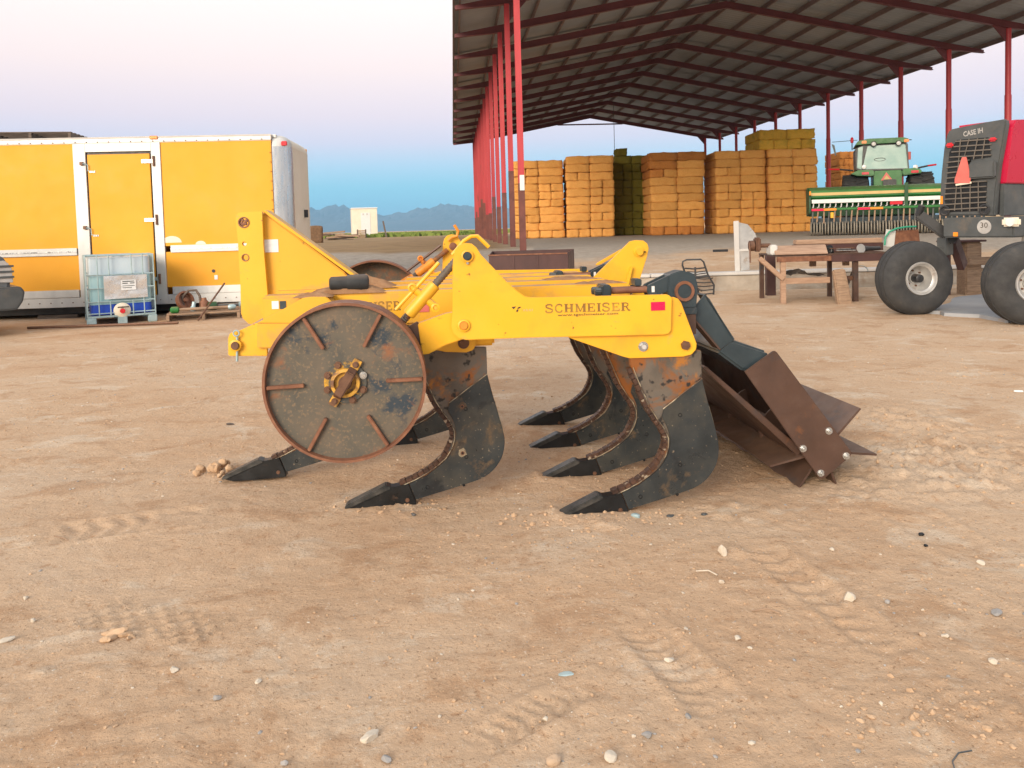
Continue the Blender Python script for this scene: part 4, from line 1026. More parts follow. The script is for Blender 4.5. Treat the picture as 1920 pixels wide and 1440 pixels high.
# --- rear link: rods, pivot housing
def rear_pivot(v, near):
    c = ZP(3, [(240, 222)], .1)[0]
    pu, pz = (c[0] + .0, c[1])
    blk = rounded([(pu - .085, pz - .005), (pu - .075, pz + .085), (pu - .01, pz + .105), (pu + .055, pz + .085), (pu + .072, pz + .03), (pu + .062, pz - .085), (pu - .055, pz - .085)], .012)
    o = P(MB().prism(blk, v, v + .11), 'pivot_housing', 'bluesteel', bevel=.004)
    P(MB().lathe((pu, v + .002, pz), (0, -1, 0), [(-.01, .0), (-.01, .036), (.012, .036), (.014, .050), (0, .054)], 28), 'pivot_bush', 'rust' if near else 'bluesteel', o, 0, smooth=True)
    P(MB().lathe((pu, v + .004, pz), (0, -1, 0), [(0, .056), (.008, .056), (.009, .047)], 28), 'bush_collar', 'bluesteel', o, 0, smooth=True)
    # yoke reaching forward
    yk = [(pu - .19, pz + .01), (pu - .18, pz + .035), (pu - .03, pz + .10), (pu - .02, pz + .02), (pu - .17, pz - .03)]
    P(MB().prism(yk, v + .01, v + .035), 'yoke', 'bluesteel', o, .003)
    P(MB().prism(yk, v + .085, v + .105), 'yoke', 'bluesteel', o, .003)
    MB().b(pu - .165, pu - .150, v + .008, v + .0095, pz + .0, pz + .03).build('grease_mark', Mt['white'], o)
    for dv in (.03, .09):
        P(MB().cyl((pu - .17, v + dv, pz + .012), (pu - .42, v + dv, pz + .012), .016, n=12), 'link_rod', 'rust', o, 0, smooth=True)
    P(MB().b(pu - .42, pu - .375, v - .01, v + .13, pz - .045, pz + .045), 'rod_clamp', 'bluesteel', o, .006)
    for dv in (.015, .085):
        P(MB().cyl((pu - .42, v + dv, pz + .012), (pu - .455, v + dv, pz + .012), .022, n=6), 'rod_nut', 'bluesteel', o)
    P(MB().b(pu - .235, pu - .20, v + .06, v + .14, pz + .03, pz + .065), 'rod_stop', 'bluesteel', o, .004)
    # base plate bolted to the frame
    P(MB().b(pu - .07, pu + .065, v - .005, v + .115, pz - .118, pz - .086), 'housing_foot', 'bluesteel', o, .003)
    P(MB().b(pu - .10, pu + .06, v, v + .11, pz - .22, pz - .119), 'housing_post', 'brownsteel', o, .003)
    return pu, pz
pu, pz = rear_pivot(.09, True)
rear_pivot(1.42, False)
# lug with pin on the centre of the frame
lg = ZP(8, [(515, 545), (520, 515), (870, 170), (910, 128), (970, 115), (1050, 118), (1095, 150), (1110, 200), (1095, 280), (1000, 580), (840, 600), (520, 590)], 1.15)
lo = P(MB().prism(lg, 1.15, 1.175), 'frame_lug', 'yellow', bevel=.003)
lg2 = [(p[0] + .01, p[1] - .004) for p in lg]
P(MB().prism([(p[0] - .06, p[1]) for p in ZP(8, [(640, 370), (660, 350), (910, 205), (930, 230), (700, 365), (650, 380)], 1.25)], 1.24, 1.26), 'frame_lug', 'yellow', bevel=.003)
q = ZP(8, [(1003, 235)], 1.15)[0]
P(MB().lathe((q[0], 1.151, q[1]), (0, -1, 0), [(0, .034), (.010, .033), (.011, .024)], 24), 'pin_boss', 'yellow_chip', lo, 0, smooth=True)
P(MB().cyl((q[0], 1.15, q[1]), (q[0], 1.12, q[1]), .024, n=20), 'pin', 'yellow', lo, .002)
P(MB().bar((q[0] + .02, 1.118, q[1] - .003), (q[0] + .042, 1.118, q[1] - .003), .006, .008), 'cotter', 'point', lo)
rbp = ZP(8, [(840, 590), (870, 540), (920, 390), (935, 395), (890, 590)], 1.14)
P(MB().prism(rbp, 1.115, 1.15), 'lug_rib', 'yellow', lo, .004)
# --- rear roller assembly
ra_ = ZP(3, [(345, 240), (372, 262), (505, 488), (432, 540), (330, 420), (262, 340)], .16)
def roller_arm(v):
    a = P(MB().prism([(p[0], p[1]) for p in ra_], v, v + .012), 'roller_arm', 'bluesteel', bevel=.002)
    P(MB().bar((ra_[0][0], v + .05, ra_[0][1]), (ra_[2][0], v + .05, ra_[2][1]), .10, .012), 'arm_flange', 'bluesteel', a, .002)
    P(MB().bar((ra_[5][0], v + .05, ra_[5][1]), (ra_[3][0], v + .05, ra_[3][1]), .10, .012), 'arm_flange', 'brownsteel', a, .002)
    return a
roller_arm(.13); roller_arm(1.45)
rv0, rv1 = .10, 1.72
# carrier tube across the machine, boxed
tubep = ZP(3, [(425, 560), (440, 535), (500, 490), (700, 555), (720, 600), (600, 665), (560, 660)], .13)
P(MB().prism([tubep[0], tubep[1], tubep[2], tubep[3], tubep[4], tubep[5], tubep[6]], rv0 + .03, rv1 - .02), 'carrier_tube', 'bluesteel', bevel=.012)
ep = rounded(ZP(3, [(578, 668), (745, 546), (1176, 1122), (1000, 1270)], rv0), [.005, .02, .03, .03])
epo = P(MB().prism(ep, rv0, rv0 + .014), 'end_plate', 'brownsteel', bevel=.003)
for (x, y) in ((1040, 993), (898, 1090), (1135, 1130), (995, 1225)):
    q = ZP(3, [(x, y)], rv0)[0]
    hexbolt((q[0], rv0, q[1]), .013, .014, 'zinc', epo)
    MB().cyl((q[0], rv0 - .012, q[1]), (q[0], rv0 - .026, q[1]), .007, n=10).build('bolt_end', Mt['zinc'], epo)
P(MB().prism([(p[0], p[1]) for p in ep], rv1 - .014, rv1), 'end_plate', 'brownsteel', bevel=.003)
RC = (1.278, .186)
roll = P(MB().cyl((RC[0], rv0 + .014, RC[1]), (RC[0], rv1 - .014, RC[1]), .05, n=20), 'roller', 'brownsteel', bevel=0, smooth=True)
for ang_ in (46, -7, -69, -126, -168, 106):       # flat radial blades
    a = math.radians(ang_); d = Vector((math.cos(a), 0, math.sin(a))); pr = Vector((-d.z, 0, d.x)); o_ = Vector((RC[0], 0, RC[1]))
    P(MB().prism([(q.x, q.z) for q in (o_ + d * .045 + pr * .007, o_ + d * .30 + pr * .005, o_ + d * .30 - pr * .005, o_ + d * .045 - pr * .007)], rv0 + .03, rv1 - .03), 'roller_blade', 'brownsteel', roll, .002)
for vv_ in (.55, 1.0, 1.4): P(MB().cyl((RC[0], vv_, RC[1]), (RC[0], vv_ + .012, RC[1]), .16, n=28), 'roller_disc', 'brownsteel', roll, .002)
# long deflector plates hanging from the carrier tube down to the roller
P(MB().prism(ZP(3, [(330, 640), (350, 630), (880, 1090), (850, 1120)], .2), .16, rv1 - .05), 'deflector', 'brownsteel', bevel=.004)
# clods thrown up round the points
Mt['clod'] = M('broken_clod', [(.3, (.42, .275, .165)), (.7, (.53, .375, .245))], 9, .95, bmp=.5, bdist=.01, spec=.1)
def rock_mesh(r, seed, sub=2, flat=.7):
    bm = bmesh.new(); bmesh.ops.create_icosphere(bm, subdivisions=sub, radius=1); g = random.Random(seed)
    cuts = [(Vector((g.gauss(0, 1), g.gauss(0, 1), g.gauss(0, 1))).normalized(), g.uniform(.55, .85)) for _ in range(9)]
    for v in bm.verts:
        p = v.co.copy()
        for n_, dd in cuts:
            e = p.dot(n_) - dd
            if e > 0: p -= n_ * e
        p *= 1 + g.uniform(-.04, .04)
        v.co = Vector((p.x, p.y * .85, p.z * flat)) * r
    me = bpy.data.meshes.new('stone'); bm.to_mesh(me); bm.free(); return me
rr = random.Random(8)
for i in range(16):
    q = onground(rr.gauss(405, 20), rr.gauss(886, 6)); me_ = rock_mesh(rr.uniform(.018, .042), i + 50, 2, .7); me_.materials.append(Mt['clod'])
    o = link('dirt_clod', me_); o.location = (q.x, q.y, ground_z(q.x, q.y) + .012 + max(0, .03 - abs(q.x + 1.75) * .2)); o.rotation_euler = (rr.uniform(0, 3), rr.uniform(0, 3), rr.uniform(0, 6))
    tag(o, 'brown dirt clod in the small heap before the leading ripper point', 'clod', 'clods at the leading point')
# ---------------------------------------------------------------- frames for the other things
class FR:
    def __init__(s, o, ang):
        s.o = Vector((o[0], o[1], 0)); s.a = ang; s.u = Vector((math.cos(ang), math.sin(ang), 0)); s.v = Vector((-math.sin(ang), math.cos(ang), 0))
    def p(s, x, y, v=0.0):
        d = ray(x, y); t = (v - (CAMP - s.o).dot(s.v)) / d.dot(s.v); q = CAMP + d * t - s.o
        return (q.dot(s.u), q.z)
    def u_(s, x, y, v=0.0): return s.p(x, y, v)[0]
    def z_(s, x, y, v=0.0): return s.p(x, y, v)[1]
def B(parent, name, mat, x0, x1, y0, y1, z0, z1, bevel=.006): return MB().b(x0, x1, y0, y1, z0, z1).build(name, Mt[mat] if isinstance(mat, str) else mat, parent, bevel=bevel)

# ---------------------------------------------------------------- yellow box trailer
tf = FR(at(522, 560, 14.0), math.radians(4.0))
box = thing('box_trailer', 'long yellow cargo box body with aluminium trim and side door', 'trailer', tf.o, tf.a)
zt, zb = tf.z_(400, 253), tf.z_(400, 565)
xl = -9.2; dep = 2.05; rc_ = .30
# door opening between dl and dr
dl0, dl1 = tf.u_(143, 400), tf.u_(166, 400); dr0, dr1 = tf.u_(289, 400), tf.u_(306, 400)
zr0, zr1 = tf.z_(400, 470), tf.z_(400, 459)        # rub rail
zq0, zq1 = tf.z_(400, 548), tf.z_(400, 536)        # lower rail
ztop = zt - .11
for (x0, x1) in ((xl, dl0), (dr1, 0)):
    B(box, 'upper_panel', 'tyellow', x0 + .004, x1 - .004, .012, .05, zr1, ztop - .002, .002)
    B(box, 'lower_panel', 'tyellow', x0 + .004, x1 - .004, .014, .05, zq1, zr0, .002)
    xa, xb = (x0, x1 - .02) if x0 == xl else (x0 + .10, x1 - .02)
    B(box, 'rub_rail', 'alu', xa, xb, -.012, .011, zr0 - .012, zr1 + .012, .005)
    B(box, 'rail_rib', 'alu_bright', xa, xb, -.018, -.0125, (zr0 + zr1) / 2 - .012, (zr0 + zr1) / 2 + .012, .002)
    B(box, 'lower_rail', 'alu', xa, xb, -.012, .011, zq0 - .01, zq1 + .008, .005)
B(box, 'bottom_skirt', 'alu', xl, .0, -.004, .05, zb - .02, zq0 - .014, .004)
B(box, 'top_rail', 'alu', xl, .0, -.006, .055, ztop, zt, .012)
B(box, 'top_rail_lip', 'concrete_top', xl, .0, -.014, -.0065, zt - .03, zt - .002, .003)
B(box, 'door_post', 'alu', dl0, dl1, -.010, .05, zb, ztop - .004, .004)
B(box, 'door_post', 'alu', dr0, dr1, -.010, .05, zb, ztop - .004, .004)
B(box, 'door_header', 'alu', dl1 + .002, dr0 - .002, -.008, .05, tf.z_(225, 284), ztop - .004, .004)
B(box, 'door_gap_shade_sheet', 'black', dl1 + .001, dr0 - .001, .030, .05, zb, tf.z_(225, 285), 0)  # black sheet behind the door stands for the shade in its gap
door = B(box, 'side_door', 'tyellow', dl1 + .03, dr0 - .03, -.004, .028, zb + .03, tf.z_(225, 289), .004)
for y in (302, 412, 523):
    z = tf.z_(290, y)
    h = MB().b(dr0 - .17, dr0 + .02, -.0125, -.0102, z - .03, z + .03).b(dr0 + .03, dr0 + .065, -.03, -.0102, z - .085, z + .085)
    B(door, 'hinge_strap', 'alu_bright', dr0 - .17, dr0 + .028, -.020, -.0105, z - .032, z + .032, .003)
    MB().cyl((dr0 + .045, -.022, z - .09), (dr0 + .045, -.022, z + .09), .02, n=12).build('hinge_barrel', Mt['bolt'], door, smooth=True)
for y in (307, 427):
    z = tf.z_(160, y)
    B(door, 'latch_keeper', 'bolt', dl1 - .09, dl1 - .03, -.05, -.0105, z - .03, z + .03, .006)
    MB().tube([(dl1 - .06, -.04, z), (dl1 + .01, -.04, z - .01), (dl1 + .045, -.035, z - .03), (dl1 + .045, -.03, z - .13), (dl1 + .14, -.025, z - .14)], .009, 6).build('latch_rod', Mt['cagesteel'], door, smooth=True)
    B(door, 'latch_plate', 'zinc', dl1 + .06, dl1 + .16, -.016, -.0045, z - .16, z - .13, .003)
# rounded front corner, nose and roof
def arc(cx_, cy_, r, a0, a1, n): return [(cx_ + math.cos(a) * r, cy_ + math.sin(a) * r) for a in np.linspace(a0, a1, n)]
cor = arc(0, rc_, rc_, -math.pi / 2, 0, 9)
def extr(poly, z0, z1, mat, name, top_in=0.0):
    n = len(poly); inn = [(p[0] - .04 * (i / (n - 1)) ** .5 * 0, p[1]) for i, p in enumerate(poly)]
    vs_ = [(p[0], p[1], z0) for p in poly] + [(p[0], p[1], z1) for p in poly]
    return MB().add(vs_, [(i, i + 1, n + i + 1, n + i) for i in range(n - 1)]).build(name, Mt[mat], box, smooth=True)
extr(cor, zb, zt - .22, 'alu_bright', 'corner_post')
# cap of the corner: quarter dome
vs_, fs_ = [], []; n1, n2 = 9, 6
for j in range(n2):
    t = j / (n2 - 1) * math.pi / 2
    for i in range(n1):
        a = -math.pi / 2 + i / (n1 - 1) * math.pi / 2
        r = rc_ * (.25 + .75 * math.cos(t)); vs_.append((math.cos(a) * r, rc_ + math.sin(a) * r, zt - .22 + .22 * math.sin(t)))
for j in range(n2 - 1):
    for i in range(n1 - 1): o = j * n1 + i; fs_.append((o, o + 1, o + n1 + 1, o + n1))
MB().add(vs_, fs_).build('corner_cap', Mt['alu'], box, smooth=True)
ep_ = MB().b(.24, rc_ - .001, rc_, dep - .3, zb, zt - .22); ep_.build('nose_panel', Mt['cream'], box)
vs_, fs_ = [], []
for j in range(7):
    t = j / 6 * math.pi / 2; x = .05 + .25 * math.cos(t); z = zt - .22 + .22 * math.sin(t)
    vs_ += [(x, rc_, z), (x, dep - .3, z)]
MB().add(vs_, [(2 * j, 2 * j + 1, 2 * j + 3, 2 * j + 2) for j in range(6)]).build('nose_cap', Mt['cream'], box, smooth=True)
B(box, 'roof', 'alu', xl, .07, .056, dep, zt - .06, zt - .004, .01)
B(box, 'rear_side', 'tyellow', xl, .24, dep - .05, dep, zb, zt - .07, .01)
MB().cyl((.32, rc_ + .9, tf.z_(575, 400) - .05), (.32, rc_ + .9, tf.z_(575, 400) + .1), .05, n=10).build('nose_lamp', Mt['black'], box, smooth=True)
B(box, 'post_seam', 'bolt', -.012, -.002, -.009, .0, zb + .02, zt - .03, .001)
for x in (288, 543):
    u0 = tf.u_(x - 7, 262); z = tf.z_(x, 258 if x < 400 else 268)
    if x < 400: B(box, 'marker_lamp', 'amber', u0, u0 + .14, -.03, -.0145, z - .03, z + .03, .008)
    else: B(box, 'marker_lamp', 'redlens', .16, .26, .03, .09, z - .04, z + .04, .01)
# rivets along the rails: too small to pick apart
rv_ = MB(); rx_ = random.Random(1)
for x in np.arange(xl + .1, -.05, .19):
    for z in (ztop + .022, (zb + zq0) / 2 - .02):
        rv_.box((x, -.009, z), (.016, .012, .016))
for z in np.arange(zb + .1, zt - .2, .17): rv_.box((-.035, -.006, z), (.014, .014, .014))
tag(rv_.build('rivets', Mt['bolt'], box), kind='stuff')
# bare scrapes over the right-hand rub rail
for (px, py, r) in ((322, 455, .17), (376, 458, .09)):
    u, z = tf.p(px, py); vs_ = [(u + math.cos(a) * r * 1.0, .0112, z + abs(math.sin(a)) * r * .7) for a in np.linspace(0, math.pi, 12)]
    MB().add(vs_, [tuple(range(12))]).build('paint_scrape', Mt['cream'], box)
u, z = tf.p(400, 508); MB().cyl((u, .016, z), (u, .004, z), .03, n=14).build('plug_socket', Mt['black'], box)
u, z = tf.p(405, 520); B(box, 'plug_cover', 'white', u - .03, u + .03, .002, .0135, z - .04, z + .04, .004)
# timber cribbing and dark underside
B(box, 'sub_frame', 'black', xl, -.2, .25, dep - .2, zb - .16, zb - .022, .01)
for x in (-7.0, -3.95, -.35):
    B(box, 'support_block', 'darkwood', x - .35, x + .35, .15, dep - .3, -.05, zb - .165, .01)

# pallet lying on the trailer roof
def pallet(name, label, loc, rz, L=1.2, W=1.0, mat='wood', group=None):
    r = thing(name, label, 'pallet', loc, rz, group); g = random.Random(len(label))
    for i in range(7): B(r, 'deck_board', mat, -L / 2 + g.uniform(-.01, .01), L / 2, -W / 2 + i * (W - .09) / 6, -W / 2 + i * (W - .09) / 6 + .088, .118, .138, .003)
    for i in range(3): B(r, 'stringer', mat, -L / 2 + i * (L - .05) / 2, -L / 2 + i * (L - .05) / 2 + .05, -W / 2, W / 2, .0185, .1175, .004)
    for i in range(4): B(r, 'bottom_board', mat, -L / 2, L / 2, -W / 2 + i * (W - .1) / 3, -W / 2 + i * (W - .1) / 3 + .1, 0, .018, .003)
    return r
tp_ = tf.o + tf.u * tf.u_(80, 256, .7) + tf.v * .75
pallet('pallet', 'dark weathered pallet lying on the roof of the yellow box', (tp_.x, tp_.y, zt - .002), tf.a + .1, 1.35, 1.2, 'darkwood')

# ---------------------------------------------------------------- liquid tote in its cage
gA, gB = onground(166, 612), onground(283, 607)
ang = math.atan2(gB.y - gA.y, gB.x - gA.x); ang = max(ang, math.radians(30))
W_ = 1.0; D_ = 1.15
tote = thing('liquid_tote', 'caged translucent tote of bluish liquid standing before the yellow door', 'tote', (gA.x, gA.y, 0), ang)
tk = MB()
def rbox(x0, x1, y0, y1, z0, z1, r, mat, name, par):
    poly = rounded([(x0, y0), (x1, y0), (x1, y1), (x0, y1)], r, 5); n = len(poly)
    mb = MB().add([(p[0], p[1], z0) for p in poly] + [(p[0], p[1], z1) for p in poly], [tuple(range(n - 1, -1, -1)), tuple(range(n, 2 * n))] + [(i, (i + 1) % n, n + (i + 1) % n, n + i) for i in range(n)])
    return mb.build(name, Mt[mat], par, smooth=True)
rbox(.05, W_ - .05, .05, D_ - .05, .165, .33, .06, 'tankblue', 'tank_bottom', tote)
rbox(.045, W_ - .045, .045, D_ - .045, .331, .80, .07, 'tank', 'tank_filled', tote)
rbox(.048, W_ - .048, .048, D_ - .048, .801, 1.10, .09, 'tanktop', 'tank_empty', tote)
MB().cyl((W_ / 2, D_ / 2, 1.1), (W_ / 2, D_ / 2, 1.14), .1, n=20).build('filler_cap', Mt['white'], tote, smooth=True)
for z in (.19, .38, .60, .82, 1.13):
    MB().tube([(.0, .0, z), (W_, .0, z), (W_, D_, z), (0, D_, z)], .011, 6, closed=True).build('cage_ring', Mt['cagesteel'], tote, smooth=True)
for i in range(7):
    x = W_ * i / 6
    if i in (2, 4):
        for z0, z1 in ((.15, .38), (.82, 1.14)): MB().cyl((x, -.006, z0), (x, -.006, z1), .010, n=6).build('cage_bar', Mt['cagesteel'], tote)
    elif i != 3: MB().cyl((x, -.006, .15), (x, -.006, 1.14), .010, n=6).build('cage_bar', Mt['cagesteel'], tote)
    MB().cyl((x, D_ + .006, .15), (x, D_ + .006, 1.14), .010, n=6).build('cage_bar', Mt['cagesteel'], tote)
for i in range(1, 6):
    for x in (-.006, W_ + .006): MB().cyl((x, D_ * i / 6, .15), (x, D_ * i / 6, 1.14), .010, n=6).build('cage_bar', Mt['cagesteel'], tote)
MB().b(0, W_, .45, .50, 1.12, 1.145).build('top_strap', Mt['cagesteel'], tote)
pz_ = MB(); n1, n2 = 14, 10; vs_, fs_ = [], []
for i in range(n1 + 1):
    for j in range(n2 + 1):
        x = .25 + .64 * i / n1; z = .42 + .38 * j / n2; vs_.append((x, -.022 + .012 * float(fbm(np.array(i * .5), np.array(j * .5 + 3), 2)), z))
for i in range(n1):
    for j in range(n2): o = i * (n2 + 1) + j; fs_.append((o, o + n2 + 1, o + n2 + 2, o + 1))
lp_ = MB().add(vs_, fs_).build('label_plate', Mt['foil'], tote, smooth=True)
B(lp_, 'paper_label', 'paper', .50, .72, -.036, -.033, .555, .72, .001)
for i, (z0, z1, x0, x1) in enumerate(((.69, .705, .52, .70), (.66, .675, .52, .60), (.66, .675, .63, .70), (.62, .63, .52, .70), (.59, .60, .52, .66))):
    MB().b(x0, x1, -.0372, -.0362, z0, z1).build('label_print', Mt['bluesteel'], lp_)
vo = MB().lathe((.50, .02, .22), (0, -1, 0), [(0, .13), (.01, .13), (.035, .10), (.04, .05), (.08, .05), (.08, .035), (.08, 0)], 24).build('outlet', Mt['cream'], tote, smooth=True)
MB().cyl((.50, -.06, .22), (.50, -.10, .22), .04, n=16).build('outlet_cap', Mt['redlens'], vo, smooth=True)
B(vo, 'valve_handle', 'ink2', .43, .60, -.085, -.065, .272, .292, .004)
for x in (-.02, W_ / 2 - .07, W_ - .12):
    for y in (-.02, D_ - .12): B(tote, 'foot', 'cagesteel', x, x + .14, y, y + .14, 0, .12, .01)
for y in (-.01, D_ - .08): B(tote, 'base_rail', 'cagesteel', -.01, W_ + .01, y, y + .09, .1205, .152, .008)
for x in (-.01, W_ - .08): B(tote, 'base_side', 'cagesteel', x, x + .09, .082, D_ - .082, .1215, .151, .008)

# ---------------------------------------------------------------- pallet of driveline parts
g0, g1 = onground(300, 606), onground(405, 600)
pl_c = (g0 + g1) / 2 + Vector((.1, .5, 0))
pl_a = math.atan2(g1.y - g0.y, g1.x - g0.x)
pallet('pallet', 'weathered pallet on the ground loaded with old driveline parts', (pl_c.x, pl_c.y, 0), pl_a, 1.15, .9, 'wood')
def near_pallet(u, v, z): return pl_c + Vector((math.cos(pl_a), math.sin(pl_a), 0)) * u + Vector((-math.sin(pl_a), math.cos(pl_a), 0)) * v + Vector((0, 0, z))
def rod_thing(name, label, cat, u, v, z, rz, parts):
    t = thing(name, label, cat, near_pallet(u, v, z), pl_a + rz)
    for nm, mb, mt in parts: mb.build(nm, Mt[mt], t, smooth=True)
    return t
rod_thing('drive_shaft', 'green and grey drive shaft lying along the front of the pallet', 'drive shaft', -.4, -.34, .195, .06, [
    ('shaft', MB().cyl((0, 0, 0), (.8, 0, 0), .026, n=12), 'wood'), ('yoke', MB().lathe((-.12, 0, 0), (1, 0, 0), [(0, .03), (.02, .055), (.12, .055), (.14, .03)], 12), 'green'), ('yoke', MB().lathe((.78, 0, 0), (1, 0, 0), [(0, .03), (.03, .05), (.10, .045), (.13, .02)], 12), 'cagesteel')])
rod_thing('drive_shaft', 'short green-jointed drive shaft at the right of the pallet', 'drive shaft', .12, -.08, .21, .1, [
    ('shaft', MB().cyl((0, 0, 0), (.45, 0, 0), .03, n=12), 'darkgrey'), ('joint', MB().lathe((-.08, 0, 0), (1, 0, 0), [(0, .04), (.02, .072), (.14, .072), (.16, .03)], 12), 'darkgreen'), ('joint', MB().lathe((.42, 0, 0), (1, 0, 0), [(0, .03), (.02, .055), (.1, .05), (.12, .02)], 12), 'cagesteel')])
rod_thing('brake_drum', 'rusty round brake drum leaning on the pallet parts', 'drum', -.36, .1, .30, .3, [
    ('drum', MB().lathe((0, 0, 0), (.35, -.85, .35), [(0, .05), (.0, .15), (.08, .16), (.085, .13), (.03, .12), (.03, .04), (.09, .035), (.09, 0)], 22), 'rust')])
rod_thing('hydraulic_hose', 'dark hose looped over the drum on the pallet', 'hose', -.25, .05, .18, 0, [
    ('hose', MB().tube([(-.1, 0, 0), (-.12, .02, .2), (-.02, .04, .3), (.1, .04, .3), (.16, .0, .2), (.17, 0, .02)], .022, 8), 'darkwood')])
rod_thing('pump_body', 'faded red pump housing standing amid the driveline parts', 'pump', -.02, .0, .18, .2, [
    ('body', MB().lathe((0, 0, -.03), (0, .1, 1), [(0, .05), (.02, .085), (.12, .08), (.16, .045), (.2, .04), (.2, 0)], 14), 'rust')])
rod_thing('pipe_fitting', 'pale blue pipe fitting beside the rusty drum', 'fitting', -.2, -.1, .16, .1, [
    ('body', MB().lathe((0, 0, -.02), (.2, 0, 1), [(0, .045), (.06, .05), (.08, .035), (.16, .035), (.16, 0)], 12), 'cagesteel')])
t = thing('steel_bar', 'thin dark steel bar propped across the pallet', 'bar', near_pallet(-.08, -.55, .0), pl_a)
MB().cyl((0, 0, .02), (.42, .32, .60), .015, n=8).build('bar', Mt['bolt'], t)
t = thing('timber_block', 'short pale timber block lying right of the parts pallet', 'timber', onground(424, 583), pl_a)
B(t, 'block', 'wood', -.22, .35, .0, .3, .02, .20, .01)
B(t, 'slot', 'darkwood', -.02, .12, -.004, .02, .06, .12, 0)
t = thing('pipe', 'thin dark pipe lying on the dirt before the tote', 'pipe', onground(52, 619), math.radians(2))
MB().cyl((0, 0, .035), (2.3, .12, .03), .022, n=8).build('pipe_body', Mt['bolt'], t)
t = thing('corrugated_hose', 'orange corrugated hose end lying under the yellow box', 'hose', onground(4, 597), 0)
MB().lathe((-1.2, .4, .11), (1, 0, 0), [(i * .03, .085 + .015 * (i % 2)) for i in range(48)], 16).build('hose_body', Mt['hose'], t, smooth=True)

# ---------------------------------------------------------------- far left: nose of a grey pickup
tg = at(27, 530, 11.3)
trk = thing('pickup_truck', 'grey pickup truck, its nose entering at the left edge', 'pickup', (tg.x, tg.y, 0), math.radians(40))
Mt['truckpaint'] = M('dusty_grey_paint', [(.3, (.10, .115, .125)), (.7, (.15, .16, .165))], 2, .35, bmp=.02, dust=((.3, .24, .18), .4), metal=.3)
def sidep(poly, y0, y1, nm, mt, bev=.03, par=trk): return MB().prism(poly, y0, y1).build(nm, Mt[mt], par, bevel=bev)
sidep(rounded([(-.05, .62), (-.02, .98), (-.10, 1.18), (-.35, 1.27), (-1.35, 1.34), (-2.0, 1.36), (-5.2, 1.30), (-5.2, .50), (-.4, .50)], .05), .12, 1.9, 'body', 'truckpaint', .05)
sidep([(-1.35, 1.33), (-2.05, 1.88), (-3.7, 1.9), (-4.0, 1.33)], .25, 1.77, 'cab', 'truckpaint', .06)
sidep([(-1.42, 1.36), (-2.05, 1.82), (-3.6, 1.84), (-3.85, 1.36)], .243, .249, 'side_window', 'black', 0)
sidep(rounded([(.10, .52), (.13, .66), (.08, .74), (-.5, .74), (-.5, .40), (.02, .40)], .03), .02, 2.0, 'bumper', 'darkgrey', .03)
sidep(rounded([(.0, .80), (-.01, 1.02), (-.09, 1.13), (-.45, 1.10), (-.30, .82)], .02), .10, .5, 'headlamp', 'greyletter', .02)
for i in range(4): sidep([(.005, .80 + i * .08), (.005, .84 + i * .08), (-.05, .84 + i * .08), (-.05, .80 + i * .08)], .52, 1.5, 'grille_bar', 'alu', .005)
for (z, ) in ((.87,), (.95,), (1.03,)): sidep([(.015, z), (.015, z + .03), (-.3, z + .03), (-.3, z)], .088, .098, 'lamp_trim', 'darkgrey', 0)
for x in (-.95, -4.2):
    w = MB().lathe((x, .14, .38), (0, 1, 0), [(0, .2), (0, .33), (.04, .38), (.22, .38), (.25, .3)], 28).build('wheel', Mt['tyre'], trk, smooth=True)
    MB().lathe((x, .135, .38), (0, 1, 0), [(.02, 0), (.0, .08), (.05, .19), (.0, .205), (.1, .21)], 24).build('rim', Mt['silver'], w, smooth=True)

# ---------------------------------------------------------------- far yard: white shed, lumber, crate
def far(name, label, cat, px, py, Y_, rz=0.0):
    p = at(px, py, Y_); return thing(name, label, cat, (p.x, p.y, PADZ), rz)
Yw = 80.0
sh = far('metal_shed', 'small white windowless shed standing beyond the yard', 'shed', 661, 440, Yw, math.radians(14))
s_ = Yw / 1450
w_ = 47 * s_; hh = at(690, 391, Yw).z - PADZ
B(sh, 'wall', 'cream', 0, w_, 0, 3.0, .15, hh, .02)
B(sh, 'roof', 'white', -.05, w_ + .05, -.06, 3.06, hh + .002, hh + .12, .02)
B(sh, 'door', 'white', w_ * .35, w_ * .72, -.03, -.002, .2, hh * .86, .01)
B(sh, 'base_skid', 'darkwood', 0, w_, .1, 2.9, 0, .148, .01)
for x in (w_ * .45, w_ * .6): B(sh, 'vent', 'concrete_top', x - .08, x + .08, -.05, -.032, hh * .78, hh * .84, 0)
t = far('wooden_prop', 'dark timber prop leaning on the side of the white shed', 'prop', 724, 445, Yw - 2, 0)
MB().bar((.1, -.4, 0), (-.35, .6, 1.6), .12, .14).build('prop_beam', Mt['darkwood'], t)
MB().bar((.15, -.4, 0), (-.35, .6, .03), .12, .12).build('foot_beam', Mt['darkwood'], t)
t = far('small_crate', 'small grey crate in front of the white shed', 'crate', 676, 442, Yw - 3, .1)
for i in range(4): B(t, 'slat', 'wood', -.3, .5, -.02, .02, .02 + i * .2, .16 + i * .2, .01)
for x in (-.3, .5):
    for y in (-.05, .5): B(t, 'corner_post', 'darkwood', x - .04, x + .04, y - .021, y + .06, 0, .85, .01)
Mt['oldbale'] = M('weathered_bale', [(.3, (.13, .075, .04)), (.7, (.24, .14, .075))], 8, .95, bmp=.5, bdist=.02)
t = far('hay_block', 'brown weathered bale standing beside the yellow box nose', 'bale', 590, 450, 46, .3)
me_ = bale_mesh(.95, .95, 1.05, 77); me_.materials.append(Mt['oldbale']); o = link('bale', me_, t); o.location = (0, 0, .5)
rl = random.Random(9)
